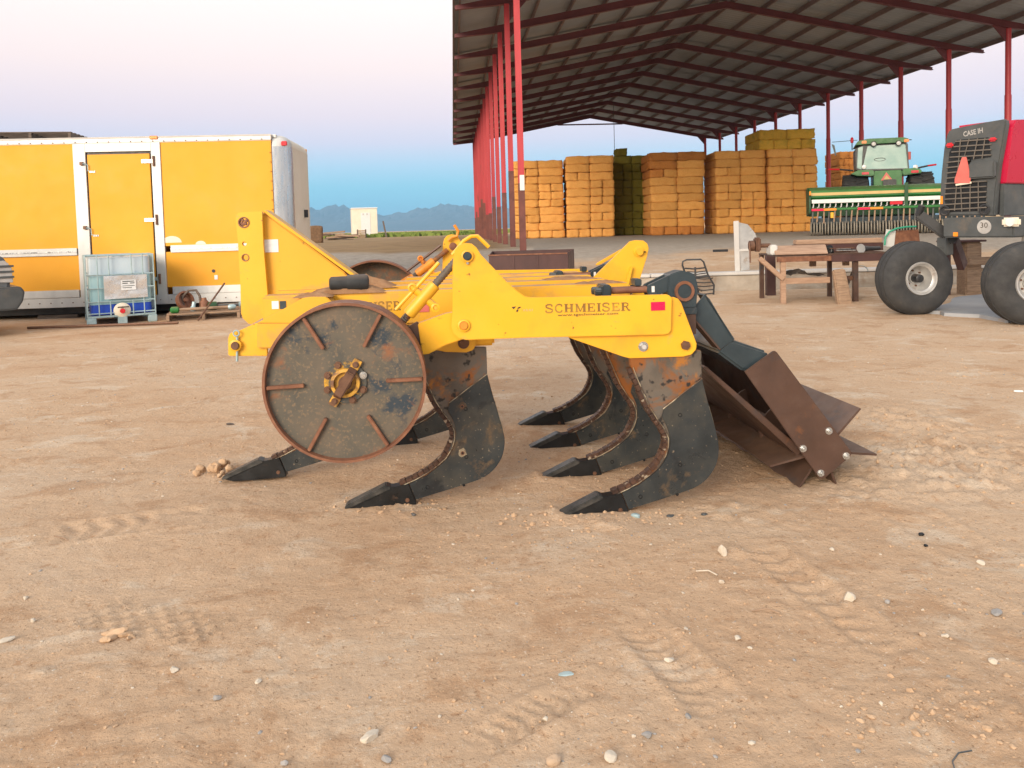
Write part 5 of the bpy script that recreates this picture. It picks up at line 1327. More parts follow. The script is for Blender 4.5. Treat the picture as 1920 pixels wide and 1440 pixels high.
for i in range(12):
    p = at(rl.uniform(612, 652), 445, 62 + rl.uniform(-1.5, 1.5)); L_ = rl.uniform(1.2, 2.4)
    o = MB().b(-L_ / 2, L_ / 2, -.08, .08, 0, rl.uniform(.06, .14)).build('plank', Mt[rl.choice(['wood', 'darkwood', 'darkwood'])], None, bevel=.01)
    o.location = (p.x, p.y, PADZ + .02 + .085 * (i % 7)); o.rotation_euler = (0, rl.uniform(-.08, .08), rl.uniform(-.4, .4))
    tag(o, 'old plank in the lumber heap left of the white shed', 'plank', 'planks of the lumber heap')
# ---------------------------------------------------------------- maroon feed trough behind the ripper
tr0 = at(917, 500, 14.2); tr1 = at(1096, 500, 14.2)
wT = tr1.x - tr0.x
trough = thing('steel_trough', 'open maroon steel trough standing behind the ripper frame', 'trough', (tr0.x, tr0.y, .0), 0.0)
zt0 = at(960, 477, 14.2).z; zt1 = zt0 + .02; zb0 = -.02
B(trough, 'front_wall', 'trough', 0, wT - .3, 0, .02, zb0, zt0, .004)
MB().prism([(0, 0), (0, 0)], 0, 0) if False else None
MB().add([(wT - .3, 0, zb0), (wT, 2.3, zb0), (wT, 2.3, zt0), (wT - .3, 0, zt0), (wT - .32, .02, zb0), (wT - .02, 2.32, zb0), (wT - .02, 2.32, zt0), (wT - .32, .02, zt0)], [(0, 1, 2, 3), (7, 6, 5, 4), (3, 2, 6, 7), (0, 3, 7, 4), (1, 5, 6, 2), (0, 4, 5, 1)]).build('end_wall', Mt['trough'], trough)
B(trough, 'back_wall', 'trough', .0, wT, 2.32, 2.34, zb0, zt0, .004)
B(trough, 'left_wall', 'trough', 0, .02, .021, 2.319, zb0, zt0, .004)
B(trough, 'floor', 'black', .021, wT - .33, .021, 2.319, zt0 - .45, zt0 - .43, 0)
for x in (wT * .25, wT * .5): B(trough, 'stiffener', 'trough', x, x + .03, -.012, -.001, zb0, zt0 - .02, .002)
B(trough, 'rim', 'rust', -.01, wT - .31, -.014, -.0005, zt0 - .018, zt0 + .006, .003)

# ---------------------------------------------------------------- black slatted chair-like frame against the wall
cf = FR(at(1300, 553, 14.7), math.radians(-8))
ch = thing('slatted_frame', 'black slatted frame standing on the dirt by the concrete wall', 'frame', cf.o, cf.a)
def cz_(pts, v=0): return [(p[0], v, p[1]) for p in ZPf(cf, pts, v)]
def ZPf(fr, pts, v): return [fr.p(1020 + x / 5.647, 430 + y / 5.647, v) for x, y in pts]
MB().tube(cz_([(1500, 480), (1465, 380), (1470, 340), (1510, 322), (1660, 318), (1690, 345), (1735, 480), (1800, 590), (1795, 690)]), .018, 8).build('back_frame', Mt['black'], ch, smooth=True)
for y, x0, x1 in ((405, 1490, 1710), (440, 1515, 1720), (462, 1520, 1725), (485, 1525, 1735)):
    MB().tube(cz_([(x0, y + 8), ((x0 + x1) / 2, y + 14), (x1, y)]), .011 if y > 410 else .016, 6).build('slat', Mt['black'], ch, smooth=True)
for y in (520, 560, 600, 640, 680): MB().tube(cz_([(1590, y), (1700, y + 6), (1790, y - 4)], -.05), .012, 6).build('slat', Mt['black'], ch, smooth=True)
MB().tube(cz_([(1600, 400), (1605, 520)]), .018, 6).build('centre_bar', Mt['black'], ch, smooth=True)
MB().tube(cz_([(1585, 510), (1640, 690)], -.05), .02, 8).build('front_leg', Mt['black'], ch, smooth=True)
MB().tube(cz_([(1500, 480), (1600, 510), (1740, 500)], -.02), .018, 8).build('seat_edge', Mt['black'], ch, smooth=True)
MB().tube(cz_([(1500, 480), (1520, 690)], .25), .02, 8).build('rear_leg', Mt['black'], ch, smooth=True)

# ---------------------------------------------------------------- white bent sheet standing on the wall
bs_ = FR(at(1390, 505, 15.5), 0.0)
ws = thing('metal_chute', 'pale grey bent sheet metal chute standing on the concrete wall', 'chute', (bs_.o.x, bs_.o.y, .40), 0)
def zc(pts, v): return [(p[0], p[1] - .40) for p in [bs_.p(1340 + x / 3.31, 380 + y / 3.31, v) for x, y in pts]]
MB().prism(zc([(118, 115), (150, 112), (158, 425), (128, 428)], 0), 0, .03).build('edge_flange', Mt['concrete_top'], ws, bevel=.005)
MB().prism(zc([(140, 120), (205, 135), (250, 190), (265, 230), (240, 270), (215, 290), (215, 415), (160, 424)], .05), .031, .05).build('sheet', Mt['silver'], ws, bevel=.004)
MB().prism(zc([(140, 290), (228, 285), (228, 300), (140, 305)], .0), .012, .0305).build('fold', Mt['concrete_top'], ws, bevel=.003)
B(ws, 'bracket', 'black', -.55, -.25, .04, .08, .40, .45, .004)

# ---------------------------------------------------------------- workbench
bf = FR(at(1468, 570, 12.9), 0.0)
bench = thing('workbench', 'rusty workbench with pale plank top in front of the concrete wall', 'workbench', bf.o, 0)
def bz(x, y, v=0): return bf.p(1340 + x / 3.31, 380 + y / 3.31, v)
zt_ = bz(500, 322)[1]; L0, L1 = bz(385, 320)[0], bz(1020, 320)[0]
Mt['benchwood'] = M('pale_bench_wood', [(.25, (.26, .155, .10)), (.6, (.40, .26, .175)), (.85, (.48, .33, .235))], 4, .8, bmp=.25, stretch=(1, 8, 8))
B(bench, 'table_top', 'brownsteel', L0, L1 + .25, 0, .95, zt_ - .03, zt_, .006)
MB().add([(L0 - .03, -.04, zt_ + .002), (bz(700, 300)[0], -.04, zt_ + .002), (bz(700, 300)[0] + .03, .14, zt_ + .15), (L0 - .01, .14, zt_ + .15), (L0 - .03, .0, zt_ + .002), (bz(700, 300)[0], .0, zt_ + .002), (bz(700, 300)[0] + .03, .18, zt_ + .15), (L0 - .01, .18, zt_ + .15)], [(0, 1, 2, 3), (7, 6, 5, 4), (0, 4, 5, 1), (1, 5, 6, 2), (2, 6, 7, 3), (3, 7, 4, 0)]).build('top_plank', Mt['benchwood'], bench, bevel=.008)
B(bench, 'rear_channel', 'trough', bz(490, 240, .7)[0], bz(1040, 240, .7)[0], .66, .80, zt_ + .003, zt_ + .14, .006)
B(bench, 'rear_beam', 'benchwood', bz(500, 240, .7)[0], bz(1040, 240, .7)[0] - .02, .64, .82, zt_ + .141, zt_ + .225, .012)
B(bench, 'side_channel', 'trough', bz(720, 300)[0], L1 + .5, -.05, -.021, zt_ - .14, zt_ - .02, .006)
tarp = MB(); vs_, fs_ = [], []
for i in range(15):
    for j in range(5):
        u = bz(480, 460)[0] + (bz(720, 460)[0] - bz(480, 460)[0]) * i / 14; k = math.exp(-((i - 4) / 2.6) ** 2)
        vs_.append((u, .06 + .14 * j, bz(500, 475)[1] + .045 + .11 * k * (1 - .12 * abs(j - 1)) + .012 * math.sin(i * 1.7 + j)))
for i in range(14):
    for j in range(4): o = i * 5 + j; fs_.append((o, o + 5, o + 6, o + 1))
tp3 = MB().add(vs_, fs_).build('tarpaulin', Mt['black'], None, smooth=True); tp3.location = bf.o; tag(tp3, 'rumpled black tarpaulin on the lower rail of the workbench', 'tarpaulin')
B(bench, 'front_rail', 'rust', L0, L1 + .2, -.02, .02, zt_ - .12, zt_ - .033, .005)
for x, mt in ((412, 'benchwood'), (862, 'brownsteel')):
    u = bz(x, 450)[0]; B(bench, 'leg', mt, u, u + .085, .0, .07, -.03, zt_ - .031, .006)
    B(bench, 'leg', 'brownsteel', u - .07, u + .0, .86, .93, -.03, zt_ - .031, .006)
z_ = bz(500, 490)[1]; B(bench, 'lower_rail', 'benchwood', bz(436, 490)[0], bz(720, 490)[0], .02, .06, z_ - .04, z_ + .06, .006)
B(bench, 'lower_rail', 'brownsteel', bz(780, 470)[0], bz(862, 470)[0], .03, .07, z_ - .01, z_ + .07, .006)
a, b_ = bz(275, 345), bz(425, 475)
MB().bar((a[0], -.02, a[1]), (b_[0], .0, b_[1]), .07, .075).build('brace', Mt['benchwood'], bench, bevel=.006)
a, b_ = bz(885, 560), bz(1010, 440)
MB().bar((a[0], .5, a[1]), (b_[0], .9, b_[1]), .04, .04).build('brace', Mt['darkwood'], bench, bevel=.004)
for x in (585, 790):
    u = bz(x, 350, .9)[0]; B(bench, 'hanger', 'benchwood', u, u + .11, .84, .90, zt_ - .26, zt_ - .035, .006)
a = bz(900, 420, .9); MB().tube([(a[0] + .02 + .13 * math.cos(t), .9, a[1] - .02 + .10 * math.sin(t)) for t in np.linspace(0, math.pi, 9)], .008, 6).build('wire_loop', Mt['cagesteel'], bench, smooth=True)
t = thing('bench_vise', 'rusty bench vise bolted at the left end of the workbench', 'vise', (bf.o.x, bf.o.y, 0), 0)
v0 = bz(250, 270)
MB().lathe((v0[0], .2, v0[1]), (1, 0, 0), [(-.04, .05), (-.03, .09), (.04, .09), (.05, .04), (.32, .035)], 14).build('screw_housing', Mt['bolt'], t, smooth=True)
B(t, 'jaw', 'bolt', v0[0] + .06, v0[0] + .14, .1, .3, v0[1] - .1, v0[1] + .14, .02)
MB().cyl((v0[0] - .05, .1, v0[1] - .28), (v0[0] - .05, .12, v0[1] + .05), .014, n=8).build('handle', Mt['bolt'], t)
B(t, 'fixed_jaw', 'alu', v0[0] + .28, v0[0] + .40, .05, .3, zt_ + .002, zt_ + .17, .02)
t = thing('steel_post', 'dark maroon steel post standing behind the bench vise', 'post', at(1447, 552, 14.2), 0)
t.location.z = 0
B(t, 'post', 'trough', -.08, .08, 0, .13, -.05, .80, .006)
t = thing('timber_block', 'rough upright timber offcut leaning before the workbench', 'timber', (bf.o.x + bz(765, 600)[0], bf.o.y - .25, 0), .1)
MB().add([(-.13, -.06, -.02), (.12, -.06, -.02), (.13, .06, 0), (-.12, .06, 0), (-.16, .05, .56), (.02, .03, .60), (.10, .12, .52), (-.15, .14, .56)], [(0, 1, 2, 3), (4, 7, 6, 5), (0, 4, 5, 1), (1, 5, 6, 2), (2, 6, 7, 3), (3, 7, 4, 0)]).build('block', Mt['wood'], t, bevel=.02)
rt = random.Random(14)
for i, (x, y, mt, lab, cat) in enumerate(((715, 275, 'point', 'dark blue rag hanging over the plank end on the workbench', 'rag'), (790, 288, 'zinc', 'small pile of shiny hand tools on the workbench', 'tools'), (935, 272, 'bluesteel', 'black electric grinder lying on the workbench', 'grinder'))):
    p = bz(x, y, .2); t = thing(['shop_rag', 'hand_tool', 'angle_grinder'][i], lab, cat, (bf.o.x + p[0], bf.o.y + .2, zt_), 0)
    if i == 0:
        me_ = rock_mesh(.12, 5, 3, .9); me_.materials.append(Mt[mt]); o = link('cloth', me_, t); o.location = (0, 0, .05); o.scale = (.6, .9, 1.1)
    elif i == 1:
        for k in range(6): MB().bar((rt.uniform(-.25, -.05), rt.uniform(-.1, .1), .012 + .014 * k), (rt.uniform(.05, .25), rt.uniform(-.1, .1), .012 + .014 * k), .022, .012).build('wrench', Mt[rt.choice(['zinc', 'bolt', 'bluesteel'])], t, bevel=.003)
    else:
        MB().lathe((-.1, 0, .06), (1, .2, 0), [(0, .03), (.02, .05), (.12, .05), (.2, .036), (.38, .034), (.40, .02)], 14).build('motor_body', Mt['black'], t, smooth=True)
        MB().lathe((-.1, -.02, .06), (.2, -1, .1), [(0, .03), (.02, .08), (.03, .08), (.032, .01)], 18).build('grinding_disc', Mt['silver'], t, smooth=True)
t = thing('sheet_offcut', 'rusty red sheet offcut propped on the workbench under a green hose', 'sheet', (bf.o.x + bz(1190, 215, .6)[0], bf.o.y + .6, zt_), 0)
MB().prism([(p[0] - bz(1190, 215, .6)[0], p[1] - zt_) for p in [bz(x, y, .6) for x, y in ((1110, 275), (1125, 175), (1265, 165), (1275, 250), (1260, 280))]], 0, .02).build('sheet', Mt['rust'], t, bevel=.003)
MB().prism([(p[0] - bz(1190, 215, .6)[0], p[1] - zt_) for p in [bz(x, y, .6) for x, y in ((1045, 270), (1062, 165), (1120, 172), (1108, 275))]], -.03, -.01).build('grey_sheet', Mt['alu'], t, bevel=.003)
Mt['hosegreen'] = M('green_hose', [(.3, (.015, .22, .13)), (.7, (.03, .30, .18))], 8, .5)
hp = [bz(x, y, .5) for x, y in ((1055, 265), (1060, 215), (1085, 180), (1130, 160), (1190, 150), (1250, 148))]
o = MB().tube([(bf.o.x + p[0], bf.o.y + .5, p[1]) for p in hp], .016, 8).build('garden_hose', Mt['hosegreen'], None, smooth=True); tag(o, 'green hose arching over the rusty sheet on the workbench', 'hose')
# timber trestle further right, partly hidden by the harvester
t = thing('timber_trestle', 'heavy timber trestle standing behind the front wheel of the harvester', 'trestle', (at(1830, 540, 13.4).x, 13.4, 0), 0)
def tz(x, y): p = at(1340 + x / 3.31, 380 + y / 3.31, 13.4); return (p.x - t.location.x, p.z)
B(t, 'post', 'wood', tz(1560, 300)[0], tz(1660, 300)[0], 0, .3, -.02, tz(1600, 245)[1], .02)
B(t, 'post', 'trough', tz(1440, 300)[0], tz(1490, 300)[0], .1, .3, -.02, tz(1600, 235)[1], .02)
B(t, 'cross_beam', 'wood', tz(1560, 300)[0] - .02, tz(1800, 300)[0] + .6, -.10, -.005, tz(1700, 385)[1], tz(1700, 335)[1], .02)
B(t, 'lower_beam', 'darkwood', tz(1660, 300)[0] + .01, tz(1800, 300)[0] + .6, .05, .25, tz(1700, 490)[1], tz(1700, 435)[1], .02)
B(t, 'top_beam', 'trough', tz(1440, 300)[0], tz(1680, 300)[0], -.05, .35, tz(1600, 244)[1], tz(1600, 232)[1], .01)

# ---------------------------------------------------------------- harvester at the right edge
hl, hr = at(1766, 400, 11.3), at(1877, 400, 10.55)
hang = math.atan2(hr.y - hl.y, hr.x - hl.x)
hf = FR(hl, hang)
hv = thing('harvester', 'red and charcoal self-propelled harvester cut off by the right edge', 'harvester', hf.o, hang)
def hz(x, y, v=0): return hf.p(1480 + x / 4.364, 180 + y / 4.364, v)
pan = [hz(x, y) for x, y in ((1222, 985), (1225, 900), (1240, 640), (1262, 430), (1285, 320), (1310, 275), (1400, 255), (1600, 215), (1760, 188), (1775, 215), (1745, 400), (1715, 560), (1690, 760), (1672, 985), (1450, 975))]
hood = MB().prism(pan, 0, .10).build('rear_panel', Mt['darkgrey'], hv, bevel=.018)
Mt['grille'] = M('dusty_grille', [(.3, (.10, .09, .078)), (.7, (.17, .145, .12))], 8, .6)
# grille opening and its bars
gp_ = [hz(x, y, -.004) for x, y in ((1372, 360), (1630, 338), (1650, 500), (1490, 520), (1450, 690), (1620, 700), (1600, 940), (1310, 950), (1270, 860), (1290, 680), (1310, 460))]
MB().prism(gp_, -.006, .0).build('grille_opening', Mt['point'], hood)
for i in range(14):
    y = 362 + i * 43
    if y < 520 or y > 690: x0, x1 = 1300 + max(0, (520 - y)) * .35 - (0 if y < 690 else 30), 1650 if y < 520 else 1612
    else: x0, x1 = 1285, 1470
    a, b_ = hz(x0, y + 10, -.02), hz(x1, y - 10, -.02)
    MB().bar((a[0], -.014, a[1]), (b_[0], -.014, b_[1]), .02, .018).build('grille_bar', Mt['grille'], hood, bevel=.003)
for (x0, y0, x1, y1) in ((1400, 355, 1350, 940), (1470, 350, 1425, 520), (1540, 345, 1505, 520), (1600, 342, 1575, 515), (1480, 700, 1475, 945), (1545, 700, 1545, 945), (1400, 690, 1410, 945)):
    a, b_ = hz(x0, y0, -.02), hz(x1, y1, -.02)
    MB().bar((a[0], -.016, a[1]), (b_[0], -.016, b_[1]), .012, .012, up=(1, 0, 0)).build('grille_post', Mt['grille'], hood, bevel=.002)
a, b_ = hz(1470, 680, -.05), hz(1685, 525, -.05)
B(hood, 'air_box', 'darkgrey', a[0], b_[0], -.075, -.008, a[1], b_[1], .02)
tri = [hz(x, y, -.08) for x, y in ((1345, 715), (1345, 680), (1405, 500), (1440, 498), (1478, 660), (1470, 715))]
MB().prism(tri, -.062, -.05).build('warning_triangle', Mt['salmon'], hood, bevel=.003)
MB().prism([hz(x, y, -.08) for x, y in ((1352, 720), (1480, 700), (1482, 715), (1354, 735))], -.06, -.052).build('triangle_foot', Mt['cream'], hood)
for (x0, y0, x1, y1, nm) in ((1285, 425, 1345, 380, 'tail_lamp'), (1635, 375, 1700, 335, 'tail_lamp')):
    a, b_ = hz(x0, y0, -.02), hz(x1, y1, -.02); B(hood, nm, 'redlens', a[0], b_[0], -.05, -.002, a[1], b_[1], .02)
for (x, y) in ((1275, 940), (1600, 930)):
    c = hz(x, y); MB().lathe((c[0], 0, c[1]), (0, -1, 0), [(-.004, 0), (.004, .075), (.02, .08), (.022, .062), (.002, .05)], 16).build('vent_ring', Mt['black'], hood, smooth=True)
a, b_ = hz(1425, 335, -.003), hz(1585, 300, -.003); tp2 = hz(1425, 292, -.003)
ax = Vector((b_[0] - a[0], 0, b_[1] - a[1])); w_ = ax.length; ax.normalize()
text_mesh('CASE IH', 'lettering', Mt['greyletter'], hood, (a[0], -.003, a[1]), w_, ax, (-ax.z, 0, ax.x), offset=.02, height=tp2[1] - a[1])
B(hood, 'amber_reflector', 'amber', hz(1238, 880)[0], hz(1258, 880)[0], -.012, -.001, hz(1245, 885)[1], hz(1245, 820)[1], .003)
# red flank and dark lower flank, running forward out of the picture
Wd = pan[11][0]
def flank(v0, v1, pts, nm, mt, th=.06):
    n = len(pts)
    vs_ = [(p[0], p[1], p[2]) for p in pts] + [(p[0] - th, p[1], p[2]) for p in pts]
    return MB().add(vs_, [tuple(range(n)), tuple(range(2 * n - 1, n - 1, -1))] + [(i, (i + 1) % n, (i + 1) % n + n, i + n) for i in range(n)]).build(nm, Mt[mt], hv, bevel=.012)
zr_lo, zr_hi = hz(1700, 715)[1], hz(1790, 190)[1]
ub = pan[11][0]; ut = pan[8][0]
flank(0, 0, [(ub + .03, .105, zr_lo), (ub + .06, 2.4, zr_lo - .03), (ut + .10, 2.4, zr_hi + .12), (ut + .06, .16, zr_hi), (ut + .04, .11, zr_hi - .12)], 'red_side_panel', 'casered', .1)
flank(0, 0, [(ub + .0, .105, hz(1672, 985)[1]), (ub + .03, 2.4, hz(1672, 985)[1]), (ub + .04, 2.4, zr_lo - .036), (ub + .01, .105, zr_lo - .006)], 'lower_side_panel', 'darkgrey', .06)
B(hv, 'red_top_cover', 'casered', .10, ut - .05, .12, 2.4, zr_hi - .12, zr_hi + .02, .05)
B(hv, 'left_side_panel', 'darkgrey', pan[0][0] + .04, pan[0][0] + .10, .105, 2.4, pan[0][1], zr_hi - .2, .02)
# rear bumper beam
c0, c1 = hz(1255, 1160, -.1), hz(1740, 985, -.1)
bb = B(hv, 'rear_beam', 'darkgrey', c0[0], c1[0] + .15, -.10, .25, c0[1], c1[1], .02)
B(hv, 'side_beam', 'black', c1[0] - .1, c1[0] + .10, .255, 2.6, c0[1] + .02, c1[1] - .02, .02)
c = hz(1595, 1070, -.1)
MB().lathe((c[0], -.101, c[1]), (0, -1, 0), [(0, .098), (.003, .098), (.0035, 0)], 24).build('speed_plate', Mt['greyletter'], bb, smooth=False)
text_mesh('30', 'speed_number', Mt['ink2'], bb, (c[0] - .05, -.1055, c[1] - .015), .10, (1, 0, 0), (0, 0, 1), offset=.0, height=.075)
text_mesh('km/h', 'speed_unit', Mt['greyletter'], bb, (c[0] - .035, -.1055, c[1] - .06), .07, (1, 0, 0), (0, 0, 1), offset=.0, height=.03)
c = hz(1362, 1132, -.1); B(bb, 'amber_reflector', 'amber', c[0] - .035, c[0] + .035, -.112, -.101, c[1] - .03, c[1] + .03, .004)
c = hz(1815, 1030, .0)
lm = B(hv, 'work_lamp', 'cream', c1[0] + .02, c1[0] + .26, -.16, -.102, c[1] - .06, c[1] + .06, .025)
MB().lathe((c1[0] + .14, -.161, c[1]), (0, -1, 0), [(0, .06), (.006, .058), (.008, 0)], 16).build('lamp_lens', Mt['lamp'], lm, smooth=True)
# caster wheels
def caster(name, cw, ax, R, wd):
    ax = Vector(ax).normalized(); inv = Matrix.Rotation(-hang, 3, 'Z')
    c = inv @ (Vector(cw) - hf.o); a = inv @ ax
    t = MB().lathe(c, a, [(-wd / 2 + .02, R * .44), (-wd / 2, R * .52), (-wd / 2, R * .80), (-wd / 2 + .035, R * .93), (-wd / 2 + .10, R * .99), (-.02 - wd * .2, R), (-wd * .2 - .018, R - .012), (-wd * .2 + .002, R - .012), (-wd * .2 + .004, R), (-.012, R + .002), (-.010, R - .012), (.010, R - .012), (.012, R + .002), (wd * .2 - .004, R), (wd * .2, R - .012), (wd * .2 + .02, R - .012), (wd * .2 + .022, R), (wd / 2 - .10, R * .99), (wd / 2 - .035, R * .93), (wd / 2, R * .80), (wd / 2, R * .52), (wd / 2 - .02, R * .44)], 56)
    t.f = [f for f in t.f if len(f) == 4]
    w = t.build('caster_wheel', Mt['tyre'], hv, smooth=True)
    MB().lathe(c, a, [(wd / 2 - .03, R * .46), (wd / 2 + .0, R * .435), (wd / 2 - .005, R * .40), (wd / 2 - .03, R * .385), (wd / 2 - .05, R * .34), (wd / 2 - .15, R * .315), (wd / 2 - .20, R * .25), (wd / 2 - .20, R * .16), (wd / 2 - .17, R * .15), (wd / 2 - .17, 0)], 36, caps=False).build('rim', Mt['silver'], w, smooth=True)
    MB().lathe(c, a, [(wd / 2 - .171, R * .12), (wd / 2 - .05, R * .11), (wd / 2 - .04, R * .08), (wd / 2 - .04, 0)], 18, caps=False).build('hub_cap', Mt['black'], w, smooth=True)
    MB().lathe(c, a, [(-wd / 2 - .01, 0), (-wd / 2 - .005, R * .5), (-wd / 2 + .03, R * .5)], 24).build('rim_back', Mt['darkgrey'], w, smooth=True)
    for k in range(6):
        q = 2 * math.pi * k / 6; pr = a.orthogonal().normalized(); p2 = a.cross(pr); d = pr * math.cos(q) + p2 * math.sin(q)
        MB().cyl(c + a * (wd / 2 - .198) + d * R * .21, c + a * (wd / 2 - .175) + d * R * .21, .014, n=6).build('wheel_nut', Mt['bolt'], w)
    return c, a
RW = .53
p1 = at(1713, 523, 11.1); p1.z = RW - .01
cA, aA = caster('caster', p1, (.10, -1, 0), RW, .40)
p2 = at(1930, 540, 9.75); p2.z = RW - .01
cB, aB = caster('caster', p2, (-.18, -1, 0), RW, .40)
# fork arms from the wheels up to the frame
def hw(x, y, Y_): q = Matrix.Rotation(-hang, 3, 'Z') @ (at(x, y, Y_) - hf.o); return q
top1 = hw(1722, 402, 11.6); k1 = hw(1775, 440, 11.5); 
fk = MB().bar(top1, hw(1790, 452, 11.45), .14, .15).build('caster_arm', Mt['black'], hv, bevel=.02)
MB().cyl(top1 + Vector((0, 0, -.02)), top1 + Vector((.06, 0, .13)), .05, n=12).build('arm_pivot', Mt['black'], fk, smooth=True)
MB().bar(hw(1772, 445, 11.5), hw(1772, 478, 11.5), .16, .16).build('king_pin', Mt['darkgrey'], hv, bevel=.01)
MB().bar(hw(1776, 470, 11.5), hw(1735, 472, 11.45), .10, .14).build('fork_crown', Mt['darkgrey'], hv, bevel=.01)
MB().bar(hw(1740, 470, 11.45), cA + Vector(aA) * -.28, .05, .12).build('fork_leg', Mt['darkgrey'], hv, bevel=.01)
MB().bar(hw(1788, 450, 11.6), hw(1805, 500, 11.8), .10, .18).build('axle_leg', Mt['trough'], hv, bevel=.01)
MB().cyl(cA - aA * .3, cA + aA * .08, .05, n=12).build('axle', Mt['bolt'], hv, smooth=True)
MB().cyl(cB - aB * .35, cB + aB * .08, .05, n=12).build('axle', Mt['bolt'], hv, smooth=True)
MB().bar(cB - aB * .30, Vector((c1[0] + .1, .3, c0[1] + .05)), .07, .14).build('fork_leg', Mt['darkgrey'], hv, bevel=.01)

# ---------------------------------------------------------------- green seed drill
Yd = 28.0
df = FR((at(1505, 440, Yd).x, Yd), math.radians(-13))
dr = thing('seed_drill', 'wide green seed drill with gold stripe and rows of press wheels', 'seed drill', (df.o.x, df.o.y, PADZ), df.a)
def dz(x, y, v=0): p = df.p(1480 + x / 4.364, 180 + y / 4.364, v); return (p[0], p[1] - PADZ)
X0d, X1d = dz(165, 770)[0], dz(165, 770)[0] + 5.6
zA, zB_, zC, zD, zE = dz(600, 738)[1], dz(600, 770)[1], dz(600, 800)[1], dz(600, 825)[1], dz(600, 855)[1]
# hopper: sloping lid, gold stripe, pale lip
MB().prism([(0, 0), (0, 0), (0, 0)], 0, 0) if False else None
hp_ = MB()
prof = [(-.10, zB_ + .02), (.15, zA), (.75, zA + .04), (.80, zB_ - .3), (.5, zE - .3), (.12, zE), (-.10, zC - .06)]
n_ = len(prof)
hop = MB().add([(X0d, y, z) for y, z in prof] + [(X1d, y, z) for y, z in prof], [tuple(range(n_)), tuple(range(2 * n_ - 1, n_ - 1, -1))] + [(i, (i + 1) % n_, (i + 1) % n_ + n_, i + n_) for i in range(n_)]).build('hopper', Mt['green'], dr, bevel=.02)
B(dr, 'gold_stripe', 'ygold', X0d + .03, X1d - .03, -.112, -.102, zC - .02, zC + .085, .003)
B(dr, 'walk_board', 'white', X0d + .02, X1d - .02, -.38, -.11, zE + .02, zE + .06, .01)
B(dr, 'board_lip', 'white', X0d + .02, X1d - .02, -.40, -.381, zE - .06, zE + .075, .004)
zr_ = dz(600, 918)[1]
for x in (X0d - .06, X1d - .02):
    MB().prism([(0, 0)] * 3, 0, 0) if False else None
    pe = [(-.30, zr_ - .15), (-.34, zE + .1), (-.20, zB_ - .02), (.1, zA - .02), (.5, zA - .02), (.4, zr_ - .25)]
    MB().add([(x, y, z) for y, z in pe] + [(x + .055, y, z) for y, z in pe], [tuple(range(6)), tuple(range(11, 5, -1))] + [(i, (i + 1) % 6, (i + 1) % 6 + 6, i + 6) for i in range(6)]).build('end_panel', Mt['darkgreen'], dr, bevel=.02)
B(dr, 'end_reflector', 'amber', X0d - .06, X0d - .0, -.36, -.341, zC, zC + .14, .004)
zr_ = dz(600, 918)[1]
B(dr, 'cross_tube', 'green', X0d, X1d, -.50, -.43, zr_ - .04, zr_ + .035, .01)
B(dr, 'inner_frame', 'darkgreen', X0d, X1d, .05, .45, zr_ - .25, zE - .15, .02)
for x in (165, 535):
    u = dz(x, 930)[0]; B(dr, 'red_reflector', 'pinkred', u, u + .40, -.515, -.502, zr_ - .055, zr_ + .02, .003); B(dr, 'orange_reflector', 'amber', u + .405, u + .82, -.515, -.502, zr_ - .055, zr_ + .02, .003)
nrow = 30
Mt['dustytyre'] = M('dusty_press_wheel', [(.3, (.17, .155, .125)), (.7, (.28, .25, .20))], 6, .85)
for i in range(nrow):
    x = X0d + .1 + (X1d - X0d - .2) * i / (nrow - 1)
    j = random.Random(i).uniform(-.03, .03)
    MB().tube([(x, -.30, zE + .01), (x - .03, -.36, zE - .2), (x - .07 + j, -.36, zr_ + .05)], .024, 8).build('seed_tube', Mt['silver'], dr, smooth=True)
    MB().bar((x - .05, -.40, zr_ - .05), (x - .12 + j, -.62, .42), .045, .05).build('opener_arm', Mt['wood' if i % 3 else 'darkgrey'], dr)
    for sx in (-.055, .045):
        w = MB().lathe((x + sx - .1 - .02, -.66 - .05 * (i % 2), .25), (.985, -.17, 0), [(0, .10), (0, .19), (.012, .235), (.045, .235), (.058, .19), (.058, .10)], 20)
        w.build('press_wheel', Mt['dustytyre'], dr, smooth=True)
    MB().lathe((x - .11, -.40, .24), (1, 0, 0), [(0, .02), (.004, .24), (.010, .24), (.02, .05), (.06, .05)], 20).build('disc_opener', Mt['bluesteel'], dr, smooth=True)
B(dr, 'gang_dark_backdrop', 'bluesteel', X0d, X1d, -.30, -.12, .12, .62, .02)  # added dark backdrop that fills the see-through gaps behind the press wheels
B(dr, 'scraper_rail', 'bluesteel', X0d, X1d, -.55, -.50, .40, .47, .01)
u = dz(930, 800)[0]; B(dr, 'centre_post', 'darkgreen', u - .06, u + .06, -.45, -.41, zr_, zA + .06, .01)
u = dz(328, 975)[0]; B(dr, 'yellow_tag', 'yellow', u - .05, u + .05, -.53, -.51, zr_ - .32, zr_ - .12, .005)
u = dz(850, 850)[0]; B(dr, 'red_plate', 'redlens', u - .2, u + .2, -.42, -.405, zE - .18, zE - .07, .005)
for x in (X0d + .6, X1d - .6):
    MB().lathe((x, .9, .45), (1, 0, 0), [(0, .3), (0, .42), (.05, .45), (.25, .45), (.3, .42), (.3, .3)], 24).build('transport_wheel', Mt['tyre'], dr, smooth=True)

